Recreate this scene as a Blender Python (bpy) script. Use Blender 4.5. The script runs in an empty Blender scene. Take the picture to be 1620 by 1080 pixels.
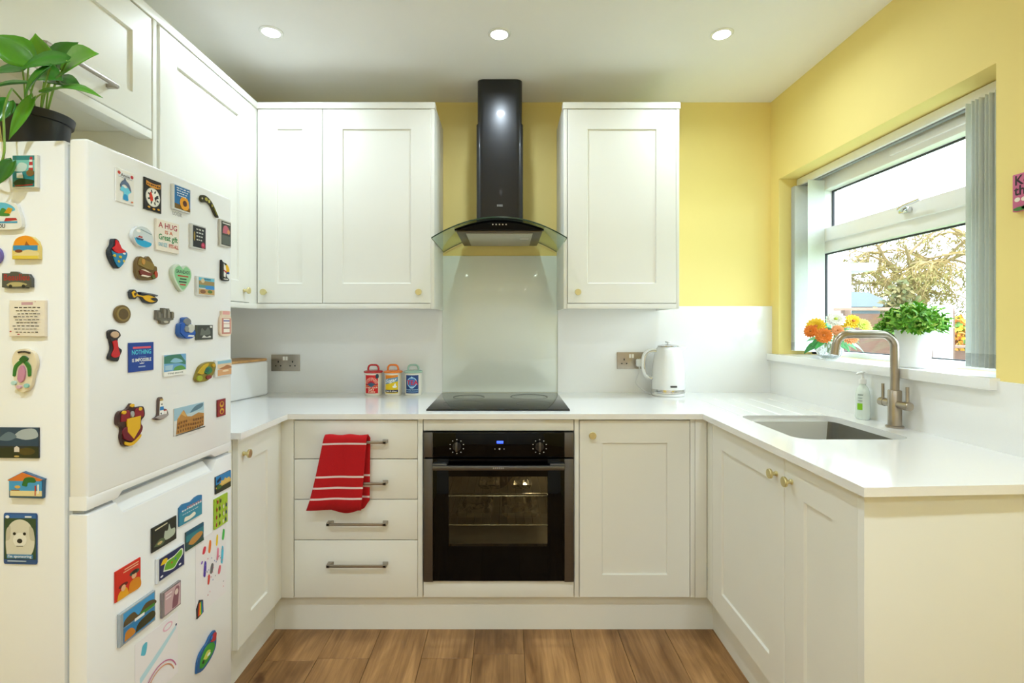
import bpy, bmesh, math, random
from mathutils import Vector, Matrix
R = math.radians
random.seed(7)
S = bpy.context.scene
C = S.collection

# ------------------------------------------------------------------ camera
F = 817.0                                   # focal length in pixels of a 1620 wide frame
cam_d = bpy.data.cameras.new('camera'); cam = bpy.data.objects.new('camera', cam_d); C.objects.link(cam)
cam_d.sensor_width = 36; cam_d.lens = F / 1620 * 36
cam_d.shift_x = 9 / 1620; cam_d.shift_y = -27 / 1620
cam_d.clip_start = .05; cam_d.clip_end = 200
cam.location = (0, 0, 1.239); cam.rotation_euler = (R(90), 0, 0)
S.camera = cam
# ------------------------------------------------------------------ sky and exposure
W_ = bpy.data.worlds.new('sky'); S.world = W_; W_.use_nodes = True
bg = W_.node_tree.nodes['Background']; bg.inputs[0].default_value = (.74, .87, 1, 1); bg.inputs[1].default_value = 6.4
S.view_settings.view_transform = 'Standard'; S.view_settings.look = 'None'
S.view_settings.gamma = 1; S.view_settings.use_curve_mapping = False
S.view_settings.exposure = 0.5
S.cycles.use_denoising = True
S.cycles.max_bounces = 12; S.cycles.diffuse_bounces = 6; S.cycles.transparent_max_bounces = 16
S.cycles.sample_clamp_indirect = 6
def portal(name, loc, rot, sx, sy):
    l = bpy.data.lights.new(name, 'AREA'); l.shape = 'RECTANGLE'; l.size = sx; l.size_y = sy
    l.cycles.is_portal = True
    o = bpy.data.objects.new(name, l); C.objects.link(o); o.location = loc; o.rotation_euler = rot
portal('window_portal', (1.66, 2.03, 1.53), (0, R(90), 0), .9, 1.16)
DOWNLIGHT_W = 3.3

# ------------------------------------------------------------------ materials
def lin(h):
    h = h.lstrip('#'); v = [int(h[i:i+2], 16) / 255 for i in (0, 2, 4)]
    return tuple(c / 12.92 if c <= .04045 else ((c + .055) / 1.055) ** 2.4 for c in v) + (1,)
MATS = {}
def mat(name, col, rough=.5, metal=0, noise=0, scale=30, bump=0, coat=0, emit=0, spec=None, stretch=None):
    if name in MATS: return MATS[name]
    m = bpy.data.materials.new(name); m.use_nodes = True; MATS[name] = m
    nt = m.node_tree; p = nt.nodes['Principled BSDF']
    c = lin(col); p.inputs['Base Color'].default_value = c
    p.inputs['Roughness'].default_value = rough; p.inputs['Metallic'].default_value = metal
    p.inputs['Coat Weight'].default_value = coat; p.inputs['Coat Roughness'].default_value = .06
    if spec is not None: p.inputs['Specular IOR Level'].default_value = spec
    if emit:
        p.inputs['Emission Color'].default_value = c; p.inputs['Emission Strength'].default_value = emit
    if noise or bump:
        tc = nt.nodes.new('ShaderNodeTexCoord'); n = nt.nodes.new('ShaderNodeTexNoise')
        n.inputs['Scale'].default_value = scale; n.inputs['Detail'].default_value = 4
        if stretch:
            mp = nt.nodes.new('ShaderNodeMapping'); mp.inputs['Scale'].default_value = stretch
            nt.links.new(tc.outputs['Object'], mp.inputs[0]); nt.links.new(mp.outputs[0], n.inputs['Vector'])
        else: nt.links.new(tc.outputs['Object'], n.inputs['Vector'])
        if noise:
            r = nt.nodes.new('ShaderNodeValToRGB')
            r.color_ramp.elements[0].position = .3; r.color_ramp.elements[1].position = .7
            r.color_ramp.elements[0].color = tuple(x * (1 - noise) for x in c[:3]) + (1,)
            r.color_ramp.elements[1].color = tuple(min(1, x * (1 + noise * .6)) for x in c[:3]) + (1,)
            nt.links.new(n.outputs['Fac'], r.inputs[0]); nt.links.new(r.outputs[0], p.inputs['Base Color'])
        if bump:
            b = nt.nodes.new('ShaderNodeBump'); b.inputs['Strength'].default_value = bump; b.inputs['Distance'].default_value = .002
            nt.links.new(n.outputs['Fac'], b.inputs['Height']); nt.links.new(b.outputs[0], p.inputs['Normal'])
    return m
def clear(name, tint, gloss=.08, rough=.02):
    if name in MATS: return MATS[name]
    m = bpy.data.materials.new(name); m.use_nodes = True; MATS[name] = m
    nt = m.node_tree; nt.nodes.remove(nt.nodes['Principled BSDF'])
    t = nt.nodes.new('ShaderNodeBsdfTransparent'); t.inputs[0].default_value = lin(tint)
    g = nt.nodes.new('ShaderNodeBsdfGlossy'); g.inputs['Roughness'].default_value = rough
    fr = nt.nodes.new('ShaderNodeLayerWeight'); fr.inputs[0].default_value = .5
    pw = nt.nodes.new('ShaderNodeMath'); pw.operation = 'POWER'; pw.inputs[1].default_value = 5
    mu = nt.nodes.new('ShaderNodeMath'); mu.operation = 'MULTIPLY_ADD'; mu.inputs[1].default_value = .8; mu.inputs[2].default_value = gloss
    x = nt.nodes.new('ShaderNodeMixShader'); nt.links.new(fr.outputs['Facing'], pw.inputs[0]); nt.links.new(pw.outputs[0], mu.inputs[0]); nt.links.new(mu.outputs[0], x.inputs[0])
    nt.links.new(t.outputs[0], x.inputs[1]); nt.links.new(g.outputs[0], x.inputs[2])
    nt.links.new(x.outputs[0], nt.nodes['Material Output'].inputs[0])
    return m
def ink(h): return mat('ink_' + h.strip('#'), h, .45)

yellow = mat('yellow_paint', '#f5e190', .75, noise=.02, scale=3, bump=.05)
ceil_m = mat('ceiling_paint', '#f6f6f6', .85, noise=.01, scale=3)
unit = mat('cabinet_paint', '#ecece4', .42, noise=.008, scale=5)
quartz = mat('white_quartz', '#f3f3f1', .14, noise=.025, scale=900, coat=.3)
steel = mat('brushed_steel', '#a9a49a', .32, 1, noise=.06, scale=8, stretch=(1, 1, 60))
nickel = mat('brushed_nickel', '#b0a596', .28, 1, noise=.05, scale=40)
chrome = mat('chrome', '#d8d8d8', .08, 1)
handle_m = mat('handle_nickel', '#a79f94', .36, 1, noise=.03, scale=60)
brass = mat('satin_brass', '#e4d9a4', .38, 1, noise=.03, scale=50)
upvc = mat('white_upvc', '#f4f4f1', .3, noise=.005, scale=4)
gloss_white = mat('gloss_white', '#f0f1ef', .18, coat=.4, noise=.004, scale=3)
fridge_m = mat('fridge_white', '#f3f5f7', .28, coat=.25, noise=.004, scale=3)
gasket = mat('gasket_grey', '#b9c0c6', .6)
black_gloss = mat('black_glass', '#040405', .05, noise=.1, scale=2, spec=.16)
black_paint = mat('black_enamel', '#101013', .3, coat=.2, noise=.05, scale=6)
dark_steel = mat('dark_steel', '#6a6866', .38, 1, noise=.05, scale=8, stretch=(1, 1, 40))
green_m = mat('leaf_green', '#3f8f1e', .35, noise=.3, scale=14, coat=.15)

# wood laminate: every plank takes its own tone and its own patch of grain
def wood():
    m = bpy.data.materials.new('oak_laminate'); m.use_nodes = True; nt = m.node_tree; p = nt.nodes['Principled BSDF']
    N = nt.nodes.new; L = nt.links.new
    tc = N('ShaderNodeTexCoord'); oi = N('ShaderNodeObjectInfo')
    sc = N('ShaderNodeVectorMath'); sc.operation = 'SCALE'; cb = N('ShaderNodeCombineXYZ')
    for i in range(3): L(oi.outputs['Random'], cb.inputs[i])
    L(cb.outputs[0], sc.inputs[0]); sc.inputs['Scale'].default_value = 37
    ad = N('ShaderNodeVectorMath'); L(tc.outputs['Object'], ad.inputs[0]); L(sc.outputs[0], ad.inputs[1])
    def noise(scl, det, dis=0):
        mp = N('ShaderNodeMapping'); mp.inputs['Scale'].default_value = scl; L(ad.outputs[0], mp.inputs[0])
        n = N('ShaderNodeTexNoise'); n.inputs['Scale'].default_value = 1; n.inputs['Detail'].default_value = det
        n.inputs['Distortion'].default_value = dis; L(mp.outputs[0], n.inputs['Vector']); return n.outputs['Fac']
    fine = noise((90, 4, 1), 6, .6); broad = noise((9, 2.2, 1), 4, 1.2); knot = noise((11, 5, 1), 3, .5)
    r1 = N('ShaderNodeValToRGB'); L(broad, r1.inputs[0])
    e = r1.color_ramp.elements; e[0].position = .28; e[0].color = lin('#80592f'); e[1].position = .72; e[1].color = lin('#c39661')
    r2 = N('ShaderNodeValToRGB'); L(fine, r2.inputs[0]); e = r2.color_ramp.elements
    e[0].position = .35; e[0].color = (.72, .68, .64, 1); e[1].position = .65; e[1].color = (1, 1, 1, 1)
    r3 = N('ShaderNodeValToRGB'); L(knot, r3.inputs[0]); e = r3.color_ramp.elements
    e[0].position = .68; e[0].color = (1, 1, 1, 1); e[1].position = .78; e[1].color = (.45, .36, .28, 1)
    r4 = N('ShaderNodeValToRGB'); L(oi.outputs['Random'], r4.inputs[0]); e = r4.color_ramp.elements
    e[0].color = (.82, .8, .78, 1); e[1].color = (1.08, 1.06, 1.02, 1)
    prev = r1.outputs[0]
    for r in (r2, r3, r4):
        mx = N('ShaderNodeMixRGB'); mx.blend_type = 'MULTIPLY'; mx.inputs[0].default_value = 1
        L(prev, mx.inputs[1]); L(r.outputs[0], mx.inputs[2]); prev = mx.outputs[0]
    L(prev, p.inputs['Base Color']); p.inputs['Roughness'].default_value = .42
    b = N('ShaderNodeBump'); b.inputs['Strength'].default_value = .15; b.inputs['Distance'].default_value = .001
    L(fine, b.inputs['Height']); L(b.outputs[0], p.inputs['Normal'])
    return m
oak = wood()

# ------------------------------------------------------------------ mesh helpers
def basis(ax):
    ax = Vector(ax).normalized(); h = Vector((0, 0, 1)) if abs(ax.z) < .9 else Vector((1, 0, 0))
    u = h.cross(ax).normalized(); return u, ax.cross(u).normalized(), ax
class B:
    def __init__(s): s.v = []; s.f = []; s.m = []
    def add(s, vs, fs, mi=0):
        o = len(s.v); s.v += [tuple(v) for v in vs]; s.f += [[i + o for i in f] for f in fs]; s.m += [mi] * len(fs)
    def addbm(s, bm, mi=0):
        bm.verts.index_update(); s.add([v.co for v in bm.verts], [[v.index for v in f.verts] for f in bm.faces], mi); bm.free()
    def box(s, x0, x1, y0, y1, z0, z1, bev=0, seg=2, mi=0):
        bm = bmesh.new()
        bmesh.ops.create_cube(bm, size=1, matrix=Matrix.Translation(((x0+x1)/2, (y0+y1)/2, (z0+z1)/2)) @ Matrix.Diagonal((abs(x1-x0), abs(y1-y0), abs(z1-z0), 1)))
        if bev: bmesh.ops.bevel(bm, geom=bm.edges[:], offset=bev, segments=seg, profile=.5, affect='EDGES')
        s.addbm(bm, mi); return s
    def prism(s, pts, h0, h1, axis='z', mi=0, bev=0, seg=2):
        def P(a, b, h): return {'z': (a, b, h), 'y': (a, h, b), 'x': (h, a, b)}[axis]
        bm = bmesh.new(); n = len(pts)
        lo = [bm.verts.new(P(a, b, h0)) for a, b in pts]; hi = [bm.verts.new(P(a, b, h1)) for a, b in pts]
        bm.faces.new(lo[::-1]); bm.faces.new(hi)
        for i in range(n): bm.faces.new((lo[i], lo[(i+1) % n], hi[(i+1) % n], hi[i]))
        bmesh.ops.recalc_face_normals(bm, faces=bm.faces[:])
        if bev:
            caps = [e for e in bm.edges if len(set(round({'z': v.co.z, 'y': v.co.y, 'x': v.co.x}[axis], 6) for v in e.verts)) == 1]
            bmesh.ops.bevel(bm, geom=caps, offset=bev, segments=seg, profile=.5, affect='EDGES')
        s.addbm(bm, mi); return s
    def lathe(s, prof, c=(0, 0, 0), n=32, mi=0, axis=(0, 0, 1), sx=1, sy=1, ring=False):
        u, v, a = basis(axis); c = Vector(c); vs = []; fs = []
        for r, h in prof:
            for k in range(n):
                t = 2 * math.pi * k / n; vs.append(c + a * h + u * (r * sx * math.cos(t)) + v * (r * sy * math.sin(t)))
        for i in range(len(prof) - 1):
            for k in range(n):
                fs.append([i*n+k, i*n+(k+1) % n, (i+1)*n+(k+1) % n, (i+1)*n+k])
        if ring:
            m = len(prof) - 1
            for k in range(n): fs.append([m*n+k, m*n+(k+1) % n, (k+1) % n, k])
            s.add(vs, fs, mi); return s
        if prof[0][0] > 1e-6: fs.append(list(range(n))[::-1])
        if prof[-1][0] > 1e-6: fs.append([(len(prof)-1)*n+k for k in range(n)])
        s.add(vs, fs, mi); return s
    def tube(s, pts, r, n=10, mi=0):
        pts = [Vector(p) for p in pts]; vs = []; fs = []; m = len(pts); pu = None
        for i, p in enumerate(pts):
            d = (pts[min(i+1, m-1)] - pts[max(i-1, 0)]).normalized()
            if pu is None: u, v, _ = basis(d)
            else:
                u = (pu - d * pu.dot(d)).normalized(); v = d.cross(u)
            pu = u; rr = r[i] if isinstance(r, (list, tuple)) else r
            for k in range(n):
                t = 2 * math.pi * k / n; vs.append(p + u * (rr * math.cos(t)) + v * (rr * math.sin(t)))
        for i in range(m - 1):
            for k in range(n): fs.append([i*n+k, i*n+(k+1) % n, (i+1)*n+(k+1) % n, (i+1)*n+k])
        fs.append(list(range(n))[::-1]); fs.append([(m-1)*n+k for k in range(n)])
        s.add(vs, fs, mi); return s
    def ball(s, c, r, sc=(1, 1, 1), mi=0, n=2):
        bm = bmesh.new(); bmesh.ops.create_icosphere(bm, subdivisions=n, radius=r, matrix=Matrix.Translation(c) @ Matrix.Diagonal((*sc, 1)))
        s.addbm(bm, mi); return s
def smooth_path(pts, n=6):
    pts = [Vector(p) for p in pts]; out = []
    P = [pts[0]] + pts + [pts[-1]]
    for i in range(1, len(P) - 2):
        a, b, c, d = P[i-1], P[i], P[i+1], P[i+2]
        for k in range(n):
            t = k / n; out.append(.5 * ((2*b) + (c-a)*t + (2*a-5*b+4*c-d)*t*t + (3*b-a-3*c+d)*t**3))
    out.append(pts[-1]); return out
def rrect(x0, x1, y0, y1, r, n=5):
    o = []
    for cx, cy, a in ((x1-r, y1-r, 0), (x0+r, y1-r, 90), (x0+r, y0+r, 180), (x1-r, y0+r, 270)):
        for k in range(n + 1):
            t = R(a + 90 * k / n); o.append((cx + r*math.cos(t), cy + r*math.sin(t)))
    return o
WM = {}
def mk(name, b, mats, parent=None, loc=None, rz=0, local=False, smooth=40):
    me = bpy.data.meshes.new(name); me.from_pydata(b.v, [], b.f)
    if not isinstance(mats, (list, tuple)): mats = [mats]
    for m in mats: me.materials.append(m)
    me.polygons.foreach_set('material_index', b.m)
    o = bpy.data.objects.new(name, me); C.objects.link(o)
    if parent is not None:
        o.parent = parent; M = WM[parent]
    else:
        M = Matrix.Translation(loc or (0, 0, 0)) @ Matrix.Rotation(rz, 4, 'Z'); o.location = loc or (0, 0, 0); o.rotation_euler = (0, 0, rz)
    WM[o] = M
    if not local: me.transform(M.inverted())
    bm = bmesh.new(); bm.from_mesh(me); bmesh.ops.recalc_face_normals(bm, faces=bm.faces[:]); bm.to_mesh(me); bm.free()
    if smooth:
        me.polygons.foreach_set('use_smooth', [True] * len(me.polygons)); me.set_sharp_from_angle(angle=R(smooth))
    me.update(); return o
def tag(o, label, cat, group=None):
    o['label'] = label; o['category'] = cat
    if group: o['group'] = group
    return o
def struct(o, label=None, cat=None):
    o['kind'] = 'structure'
    if label: o['label'] = label
    if cat: o['category'] = cat
    return o
def thing(name, label, cat, loc, rz=0, group=None):
    o = bpy.data.objects.new(name, None); C.objects.link(o); o.empty_display_size = .05
    o.location = loc; o.rotation_euler = (0, 0, rz); WM[o] = Matrix.Translation(loc) @ Matrix.Rotation(rz, 4, 'Z')
    return tag(o, label, cat, group)
def child_copy(src, parent, loc=None):
    c = src.copy(); C.objects.link(c); c.parent = parent
    if loc is not None: c.location = loc
    WM[c] = WM[parent]; return c
def text_mesh(s, size):
    cu = bpy.data.curves.new('lettering', 'FONT'); cu.body = s; cu.size = size; cu.align_x = 'CENTER'; cu.align_y = 'CENTER'; cu.resolution_u = 2; cu.offset = size*.018
    o = bpy.data.objects.new('lettering', cu); C.objects.link(o)
    me = bpy.data.meshes.new_from_object(o.evaluated_get(bpy.context.evaluated_depsgraph_get()))
    vs = [tuple(v.co) for v in me.vertices]; fs = [list(p.vertices) for p in me.polygons]
    bpy.data.objects.remove(o); bpy.data.curves.remove(cu); bpy.data.meshes.remove(me)
    return vs, fs

def shaker(axis, face, a0, a1, z0, z1, t=.02, fr=.09, rec=.007, sign=1):
    """door slab; axis 'y': faces -y at y=face; axis 'x': faces sign*x at x=face; a0..a1 is the run along the wall"""
    b = B()
    def P(a, d, z): return (a, face + d, z) if axis == 'y' else (face - sign*d, a, z)
    bv = .0022
    rings = [((a0, a1, z0, z1), t), ((a0, a1, z0, z1), bv), ((a0+bv, a1-bv, z0+bv, z1-bv), 0), ((a0+fr, a1-fr, z0+fr, z1-fr), 0),
             ((a0+fr+.003, a1-fr-.003, z0+fr+.003, z1-fr-.003), rec)]
    vs = []; fs = []
    for (p, q, r, s), d in rings: vs += [P(p, d, r), P(q, d, r), P(q, d, s), P(p, d, s)]
    for i in range(len(rings) - 1):
        for k in range(4): fs.append([4*i+k, 4*i+(k+1) % 4, 4*i+4+(k+1) % 4, 4*i+4+k])
    fs.append([0, 1, 2, 3]); fs.append([4*len(rings)-4+k for k in range(4)])
    b.add(vs, fs); return b
# ------------------------------------------------------------------ the room
XL, XR, YB, YR, ZC = -1.47, 1.378, 2.69, -1.6, 2.395
fl = struct(mk('floor', B().box(XL-.1, XR+.25, YR-.1, YB+.1, -.12, -.008), mat('underlay', '#3a2a1c', .9, noise=.1)))
PW, PL, ROWS = .192, 1.29, 15
pb = B().box(0, PW-.0008, 0, PL-.0008, -.0079, 0, bev=.0009, seg=1)
first = None
for i in range(ROWS):
    x = XL + .002 + i * PW
    y = YR - random.random() * .9 - .3 + (i % 3) * .43
    w = min(PW, XR - x)
    while y < YB:
        y0 = max(y, YR); y1 = min(y + PL, YB - .002)
        if y1 - y0 > .02:
            if first is None or y1 - y0 < PL - .001 or w < PW - .001:
                o = mk('plank', B().box(0, w-.0012, 0, y1-y0-.0012, -.0079, 0, bev=.0009, seg=1), oak, parent=fl, local=True)
                o.location = (x, y0, 0)
                if y1 - y0 >= PL - .001 and w >= PW - .001: first = o
            else: o = child_copy(first, fl, (x, y0, 0))
        y += PL
ce = struct(mk('ceiling', B().box(XL-.1, XR+.25, YR-.1, YB+.1, ZC, ZC+.1), ceil_m))
struct(mk('wall_back', B().box(XL-.1, XR+.25, YB, YB+.1, -.12, ZC), yellow))
struct(mk('wall_left', B().box(XL-.1, XL, YR-.1, YB, -.12, ZC), yellow))
# window wall with its opening
OY0, OY1, OZ0, OZ1 = 1.453, 2.612, 1.054, 1.974
wr = B()
wr.box(XR, XR+.25, YR-.1, OY0, -.12, ZC); wr.box(XR, XR+.25, OY1, YB, -.12, ZC)
wr.box(XR, XR+.25, OY0, OY1, -.12, OZ0); wr.box(XR, XR+.25, OY0, OY1, OZ1, ZC)
struct(mk('wall_right', wr, yellow))
wb = B()
wb.box(XL, -.65, YR-.1, YR, -.12, ZC); wb.box(.25, XR, YR-.1, YR, -.12, ZC); wb.box(-.65, .25, YR-.1, YR, 2.06, ZC)
struct(mk('wall_rear', wb, ceil_m))
df = B(); df.box(-.65, -.61, YR-.1, YR+.01, 0, 2.06); df.box(.21, .25, YR-.1, YR+.01, 0, 2.06); df.box(-.61, .21, YR-.1, YR+.01, 2.02, 2.06)
dr1 = struct(mk('door_1', df, upvc), 'white internal door in its frame on the wall opposite the oven', 'door')
mk('door_leaf', shaker('y', YR-.01, -.605, .205, .006, 2.015, t=.04, fr=.11), upvc, dr1)
# window: frame, opening sash above, fixed pane below
win = struct(thing('window_1', 'white plastic casement window above the kitchen sink', 'window', (1.575, 2.03, 1.089)))
fx0, fx1 = 1.545, 1.615
f = B()
f.box(fx0, fx1, OY0, OY1, 1.089, 1.113, bev=.003); f.box(fx0, fx1, OY0, OY1, 1.93, OZ1, bev=.003)
f.box(fx0, fx1, OY0, OY0+.064, 1.089, OZ1, bev=.003); f.box(fx0, fx1, OY1-.064, OY1, 1.089, OZ1, bev=.003)
f.box(fx0, fx1, OY0, OY1, 1.587, 1.65, bev=.003)
mk('window_frame', f, upvc, win)
sb = B(); sx0, sx1 = 1.528, 1.60; sy0, sy1, sz0, sz1 = OY0+.05, OY1-.05, 1.638, 1.945
sb.box(sx0, sx1, sy0, sy0+.068, sz0, sz1, bev=.004); sb.box(sx0, sx1, sy1-.068, sy1, sz0, sz1, bev=.004)
sb.box(sx0, sx1, sy0, sy1, sz0, 1.700, bev=.004); sb.box(sx0, sx1, sy0, sy1, 1.883, sz1, bev=.004)
sash = mk('sash', sb, upvc, win)
gk = B(); rub = mat('rubber_seal', '#2c2e31', .6)
for (a0, a1, b0, b1, xx) in ((sy0+.068, sy1-.068, 1.700, 1.883, 1.572), (OY0+.064, OY1-.064, 1.113, 1.587, 1.572)):
    gk.box(xx, xx+.01, a0, a0+.006, b0, b1); gk.box(xx, xx+.01, a1-.006, a1, b0, b1); gk.box(xx, xx+.01, a0, a1, b0, b0+.004); gk.box(xx, xx+.01, a0, a1, b1-.006, b1)
mk('seal', gk, rub, win)
pane_m = clear('window_glass', '#fbfdfc', .03)
mk('pane', B().box(1.578, 1.582, sy0+.066, sy1-.066, 1.698, 1.885), pane_m, win)
mk('pane', B().box(1.578, 1.582, OY0+.062, OY1-.062, 1.111, 1.589), pane_m, win)
h = B(); hy = 1.965
h.box(1.505, 1.529, hy-.022, hy+.022, 1.662, 1.684, bev=.006); h.tube([(1.51, hy, 1.673), (1.495, hy, 1.676), (1.49, hy-.03, 1.684), (1.487, hy-.11, 1.69)], [.007, .008, .007, .006], 8)
mk('window_handle', h, chrome, win)
mk('trickle_vent', B().box(1.518, 1.53, 1.66, 2.05, 1.906, 1.932, bev=.004), upvc, win)
mk('window_sill', B().prism([(1.349, OY0-.012), (1.378, OY0-.012), (1.378, OY0), (1.546, OY0), (1.546, OY1), (1.378, OY1), (1.378, YB-.012), (1.349, YB-.012)], OZ0, 1.089, bev=.003), quartz, win)

# splashbacks
SPX = XR - .008
tag(mk('quartz_splashback', B().box(XL+.001, -.3325, YB-.0125, YB-.0005, .885, 1.334), quartz, loc=(-.9, YB, .885)), 'white quartz splashback panel behind the storage canisters', 'splashback')
tag(mk('quartz_splashback', B().box(.267, XR, YB-.0125, YB-.0005, .885, 1.334), quartz, loc=(.8, YB, .885)), 'white quartz splashback panel behind the kettle', 'splashback')
rs = B().prism([(1.15, .885), (YB-.012, .885), (YB-.012, 1.0545), (OY0-.012, 1.0545), (OY0-.012, 1.081), (1.15, 1.081)], SPX, XR, 'x')
tag(mk('quartz_splashback', rs, quartz, loc=(XR, 1.9, .885)), 'white quartz splashback panel under the window sill behind the tap', 'splashback')
tag(mk('quartz_splashback', B().box(XL+.0005, XL+.0095, 1.69, YB-.0135, .885, 1.334), quartz, loc=(XL, 2.2, .885)), 'white quartz splashback panel on the side wall behind the bread bin', 'splashback')
tag(mk('glass_splashback', B().box(-.3325, .267, YB-.008, YB, .885, 1.595, bev=.0015), mat('backpainted_glass', '#edf3ea', .05, coat=1, noise=.004, scale=2), loc=(-.03, YB, .885)), 'pale green glass splashback panel behind the hob', 'splashback')

# worktop with drainer grooves and sink cut-out
wt = B()
ZT, ZB = .885, .864
WX0, WX1, WY = -.864, .7766, 2.04
skx0, skx1, sky0, sky1 = .90, 1.262, 1.59, 2.01
wpts = [(-1.468, 1.682), (WX0, 1.682), (WX0, WY), (WX1, WY), (WX1, 1.121), (SPX, 1.155), (SPX, YB-.012), (-1.468, YB-.012)]
bm = bmesh.new()
hole = rrect(skx0, skx1, sky0, sky1, .055, 6)
def ring(bm, pts, z):
    vs = [bm.verts.new((x, y, z)) for x, y in pts]
    return vs, [bm.edges.new((vs[i], vs[(i+1) % len(vs)])) for i in range(len(vs))]
for z in (ZT, ZB):
    _, e1 = ring(bm, wpts, z); _, e2 = ring(bm, hole, z)
    bmesh.ops.triangle_fill(bm, use_beauty=True, use_dissolve=False, edges=e1 + e2)
bm.verts.ensure_lookup_table()
wt.addbm(bm)
for ring_pts in (wpts, hole):
    n = len(ring_pts); vs = [(x, y, ZT) for x, y in ring_pts] + [(x, y, ZB) for x, y in ring_pts]
    wt.add(vs, [[i, (i+1) % n, n+(i+1) % n, n+i] for i in range(n)])
work = tag(mk('worktop', wt, quartz, loc=(0, 2.3, .864), smooth=30), 'white quartz worktop running round three sides over the base units', 'worktop')
gm = mat('groove_shade', '#dfdfda', .3)
for i, gx in enumerate((.905, .99, 1.075, 1.16, 1.25)):
    g = B()
    # a shallow rounded channel: two raised lips either side of a lower strip
    g.prism([(gx-.006, ZT), (gx-.0035, ZT+.0011), (gx-.0022, ZT+.0002), (gx+.0022, ZT+.0002), (gx+.0035, ZT+.0011), (gx+.006, ZT)], sky1+.004, 2.46, 'y')
    mk('drainer_groove', g, [quartz], work, smooth=0)

# ------------------------------------------------------------------ fitted units
def knob(p, ax):
    return B().lathe([(.0075, 0), (.0075, .004), (.0058, .006), (.0058, .016), (.0135, .0175), (.0145, .019), (.0145, .024), (.0135, .0252), (0, .0252)], p, 20, axis=ax)
def bar_handle(x0, x1, y, z):
    b = B()
    b.box(x0, x1, y-.032, y-.024, z-.005, z+.005, bev=.0015)
    for x in (x0, x1): 
        s = 1 if x == x0 else -1
        b.prism([(x, y-.032), (x+s*.012, y-.032), (x+s*.02, y), (x-s*.002, y)], z-.006, z+.006, 'z', bev=.001)
    return b
FY = 2.06
# drawers
du = thing('drawer_unit', 'cream four drawer base unit below the storage canisters', 'drawer unit', (-.6, 2.36, .15))
mk('body', B().box(-.847, -.335, FY+.021, 2.66, .15, .8635), unit, du)
for i, (z0, z1) in enumerate(((.7035, .856), (.5425, .7005), (.3805, .5395), (.150, .3775))):
    d = mk('drawer', B().box(-.8455, -.3545, FY, FY+.02, z0, z1, bev=.002), unit, du)
    mk('handle', bar_handle(-.708, -.473, FY, (.775, .613, .452, .288)[i]), handle_m, d)
mk('stile', B().box(-.353, -.334, FY+.001, FY+.021, .15, .8635, bev=.0008), unit, du)
tag(mk('corner_post', B().box(-.898, -.8485, FY-.001, FY+.06, .15, .8635, bev=.001), unit, loc=(-.87, FY, .15)), 'narrow cream corner post beside the drawer unit', 'filler panel')
# oven housing
oh = thing('oven_housing', 'cream built-under housing around the electric oven', 'cabinet', (-.03, 2.36, .15))
hb = B(); hb.box(-.331, -.3295, FY+.022, 2.65, .15, .8635); hb.box(.2675, .269, FY+.022, 2.65, .15, .8635); hb.box(-.3295, .2675, 2.64, 2.65, .15, .8635)
mk('body', hb, unit, oh)
mk('top_rail', B().box(-.331, .269, FY+.002, FY+.02, .815, .858, bev=.0015), unit, oh)
mk('bottom_rail', B().box(-.331, .269, FY+.002, FY+.02, .150, .2145, bev=.0015), unit, oh)
mk('stile', B().box(.2715, .2895, FY+.001, FY+.021, .15, .8635, bev=.0008), unit, oh)
# base unit beside oven
bu = thing('base_cabinet', 'cream shaker base cabinet between the oven and the sink corner', 'cabinet', (.51, 2.36, .15))
mk('body', B().box(.291, .733, FY+.021, 2.66, .15, .8635), unit, bu)
d = mk('door', shaker('y', FY, .292, .7325, .150, .856), unit, bu)
mk('knob', knob((.341, FY, .800), (0, -1, 0)), brass, d)
cp = B(); cp.box(.7345, .752, FY+.001, FY+.021, .15, .8635, bev=.0008); cp.box(.7535, .80, FY-.001, FY+.06, .15, .8635, bev=.001)
tag(mk('corner_post', cp, unit, loc=(.77, FY, .15)), 'narrow cream corner post beside the sink cabinet', 'filler panel')
# left-hand run
lb = thing('base_cabinet', 'narrow cream shaker base cabinet next to the fridge freezer', 'cabinet', (-1.15, 1.87, .15))
mk('body', B().box(-1.46, -.916, 1.70, 2.04, .15, .8635), unit, lb)
d = mk('door', shaker('x', -.895, 1.725, 2.022, .150, .856, fr=.085), unit, lb)
mk('knob', knob((-.895, 1.757, .800), (1, 0, 0)), brass, d)
mk('filler', B().box(-.915, -.897, 2.024, 2.0585, .15, .8635), unit, lb)
# right-hand run
sc_ = thing('sink_cabinet', 'cream shaker cabinet under the sink', 'cabinet', (1.09, 1.75, .15))
scb = B(); scb.box(.821, 1.36, 2.0, 2.018, .15, .8635); scb.box(.821, 1.36, 1.489, 1.505, .15, .8635); scb.box(.821, 1.36, 1.506, 1.999, .15, .168); scb.box(1.35, 1.36, 1.506, 1.999, .169, .8635)
mk('body', scb, unit, sc_)
d = mk('door', shaker('x', .80, 1.4875, 2.005, .150, .856, sign=-1, fr=.085), unit, sc_)
mk('knob', knob((.80, 1.528, .798), (-1, 0, 0)), brass, d)
mk('filler', B().box(.801, .82, 2.008, 2.0585, .15, .8635), unit, sc_)
ec = thing('base_cabinet', 'narrow cream shaker base cabinet at the open end of the sink run', 'cabinet', (1.09, 1.33, .15))
mk('body', B().box(.821, 1.36, 1.1985, 1.487, .15, .8635), unit, ec)
d = mk('door', shaker('x', .80, 1.1745, 1.4845, .150, .856, sign=-1, fr=.095), unit, ec)
mk('knob', knob((.80, 1.447, .798), (-1, 0, 0)), brass, d)
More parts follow.
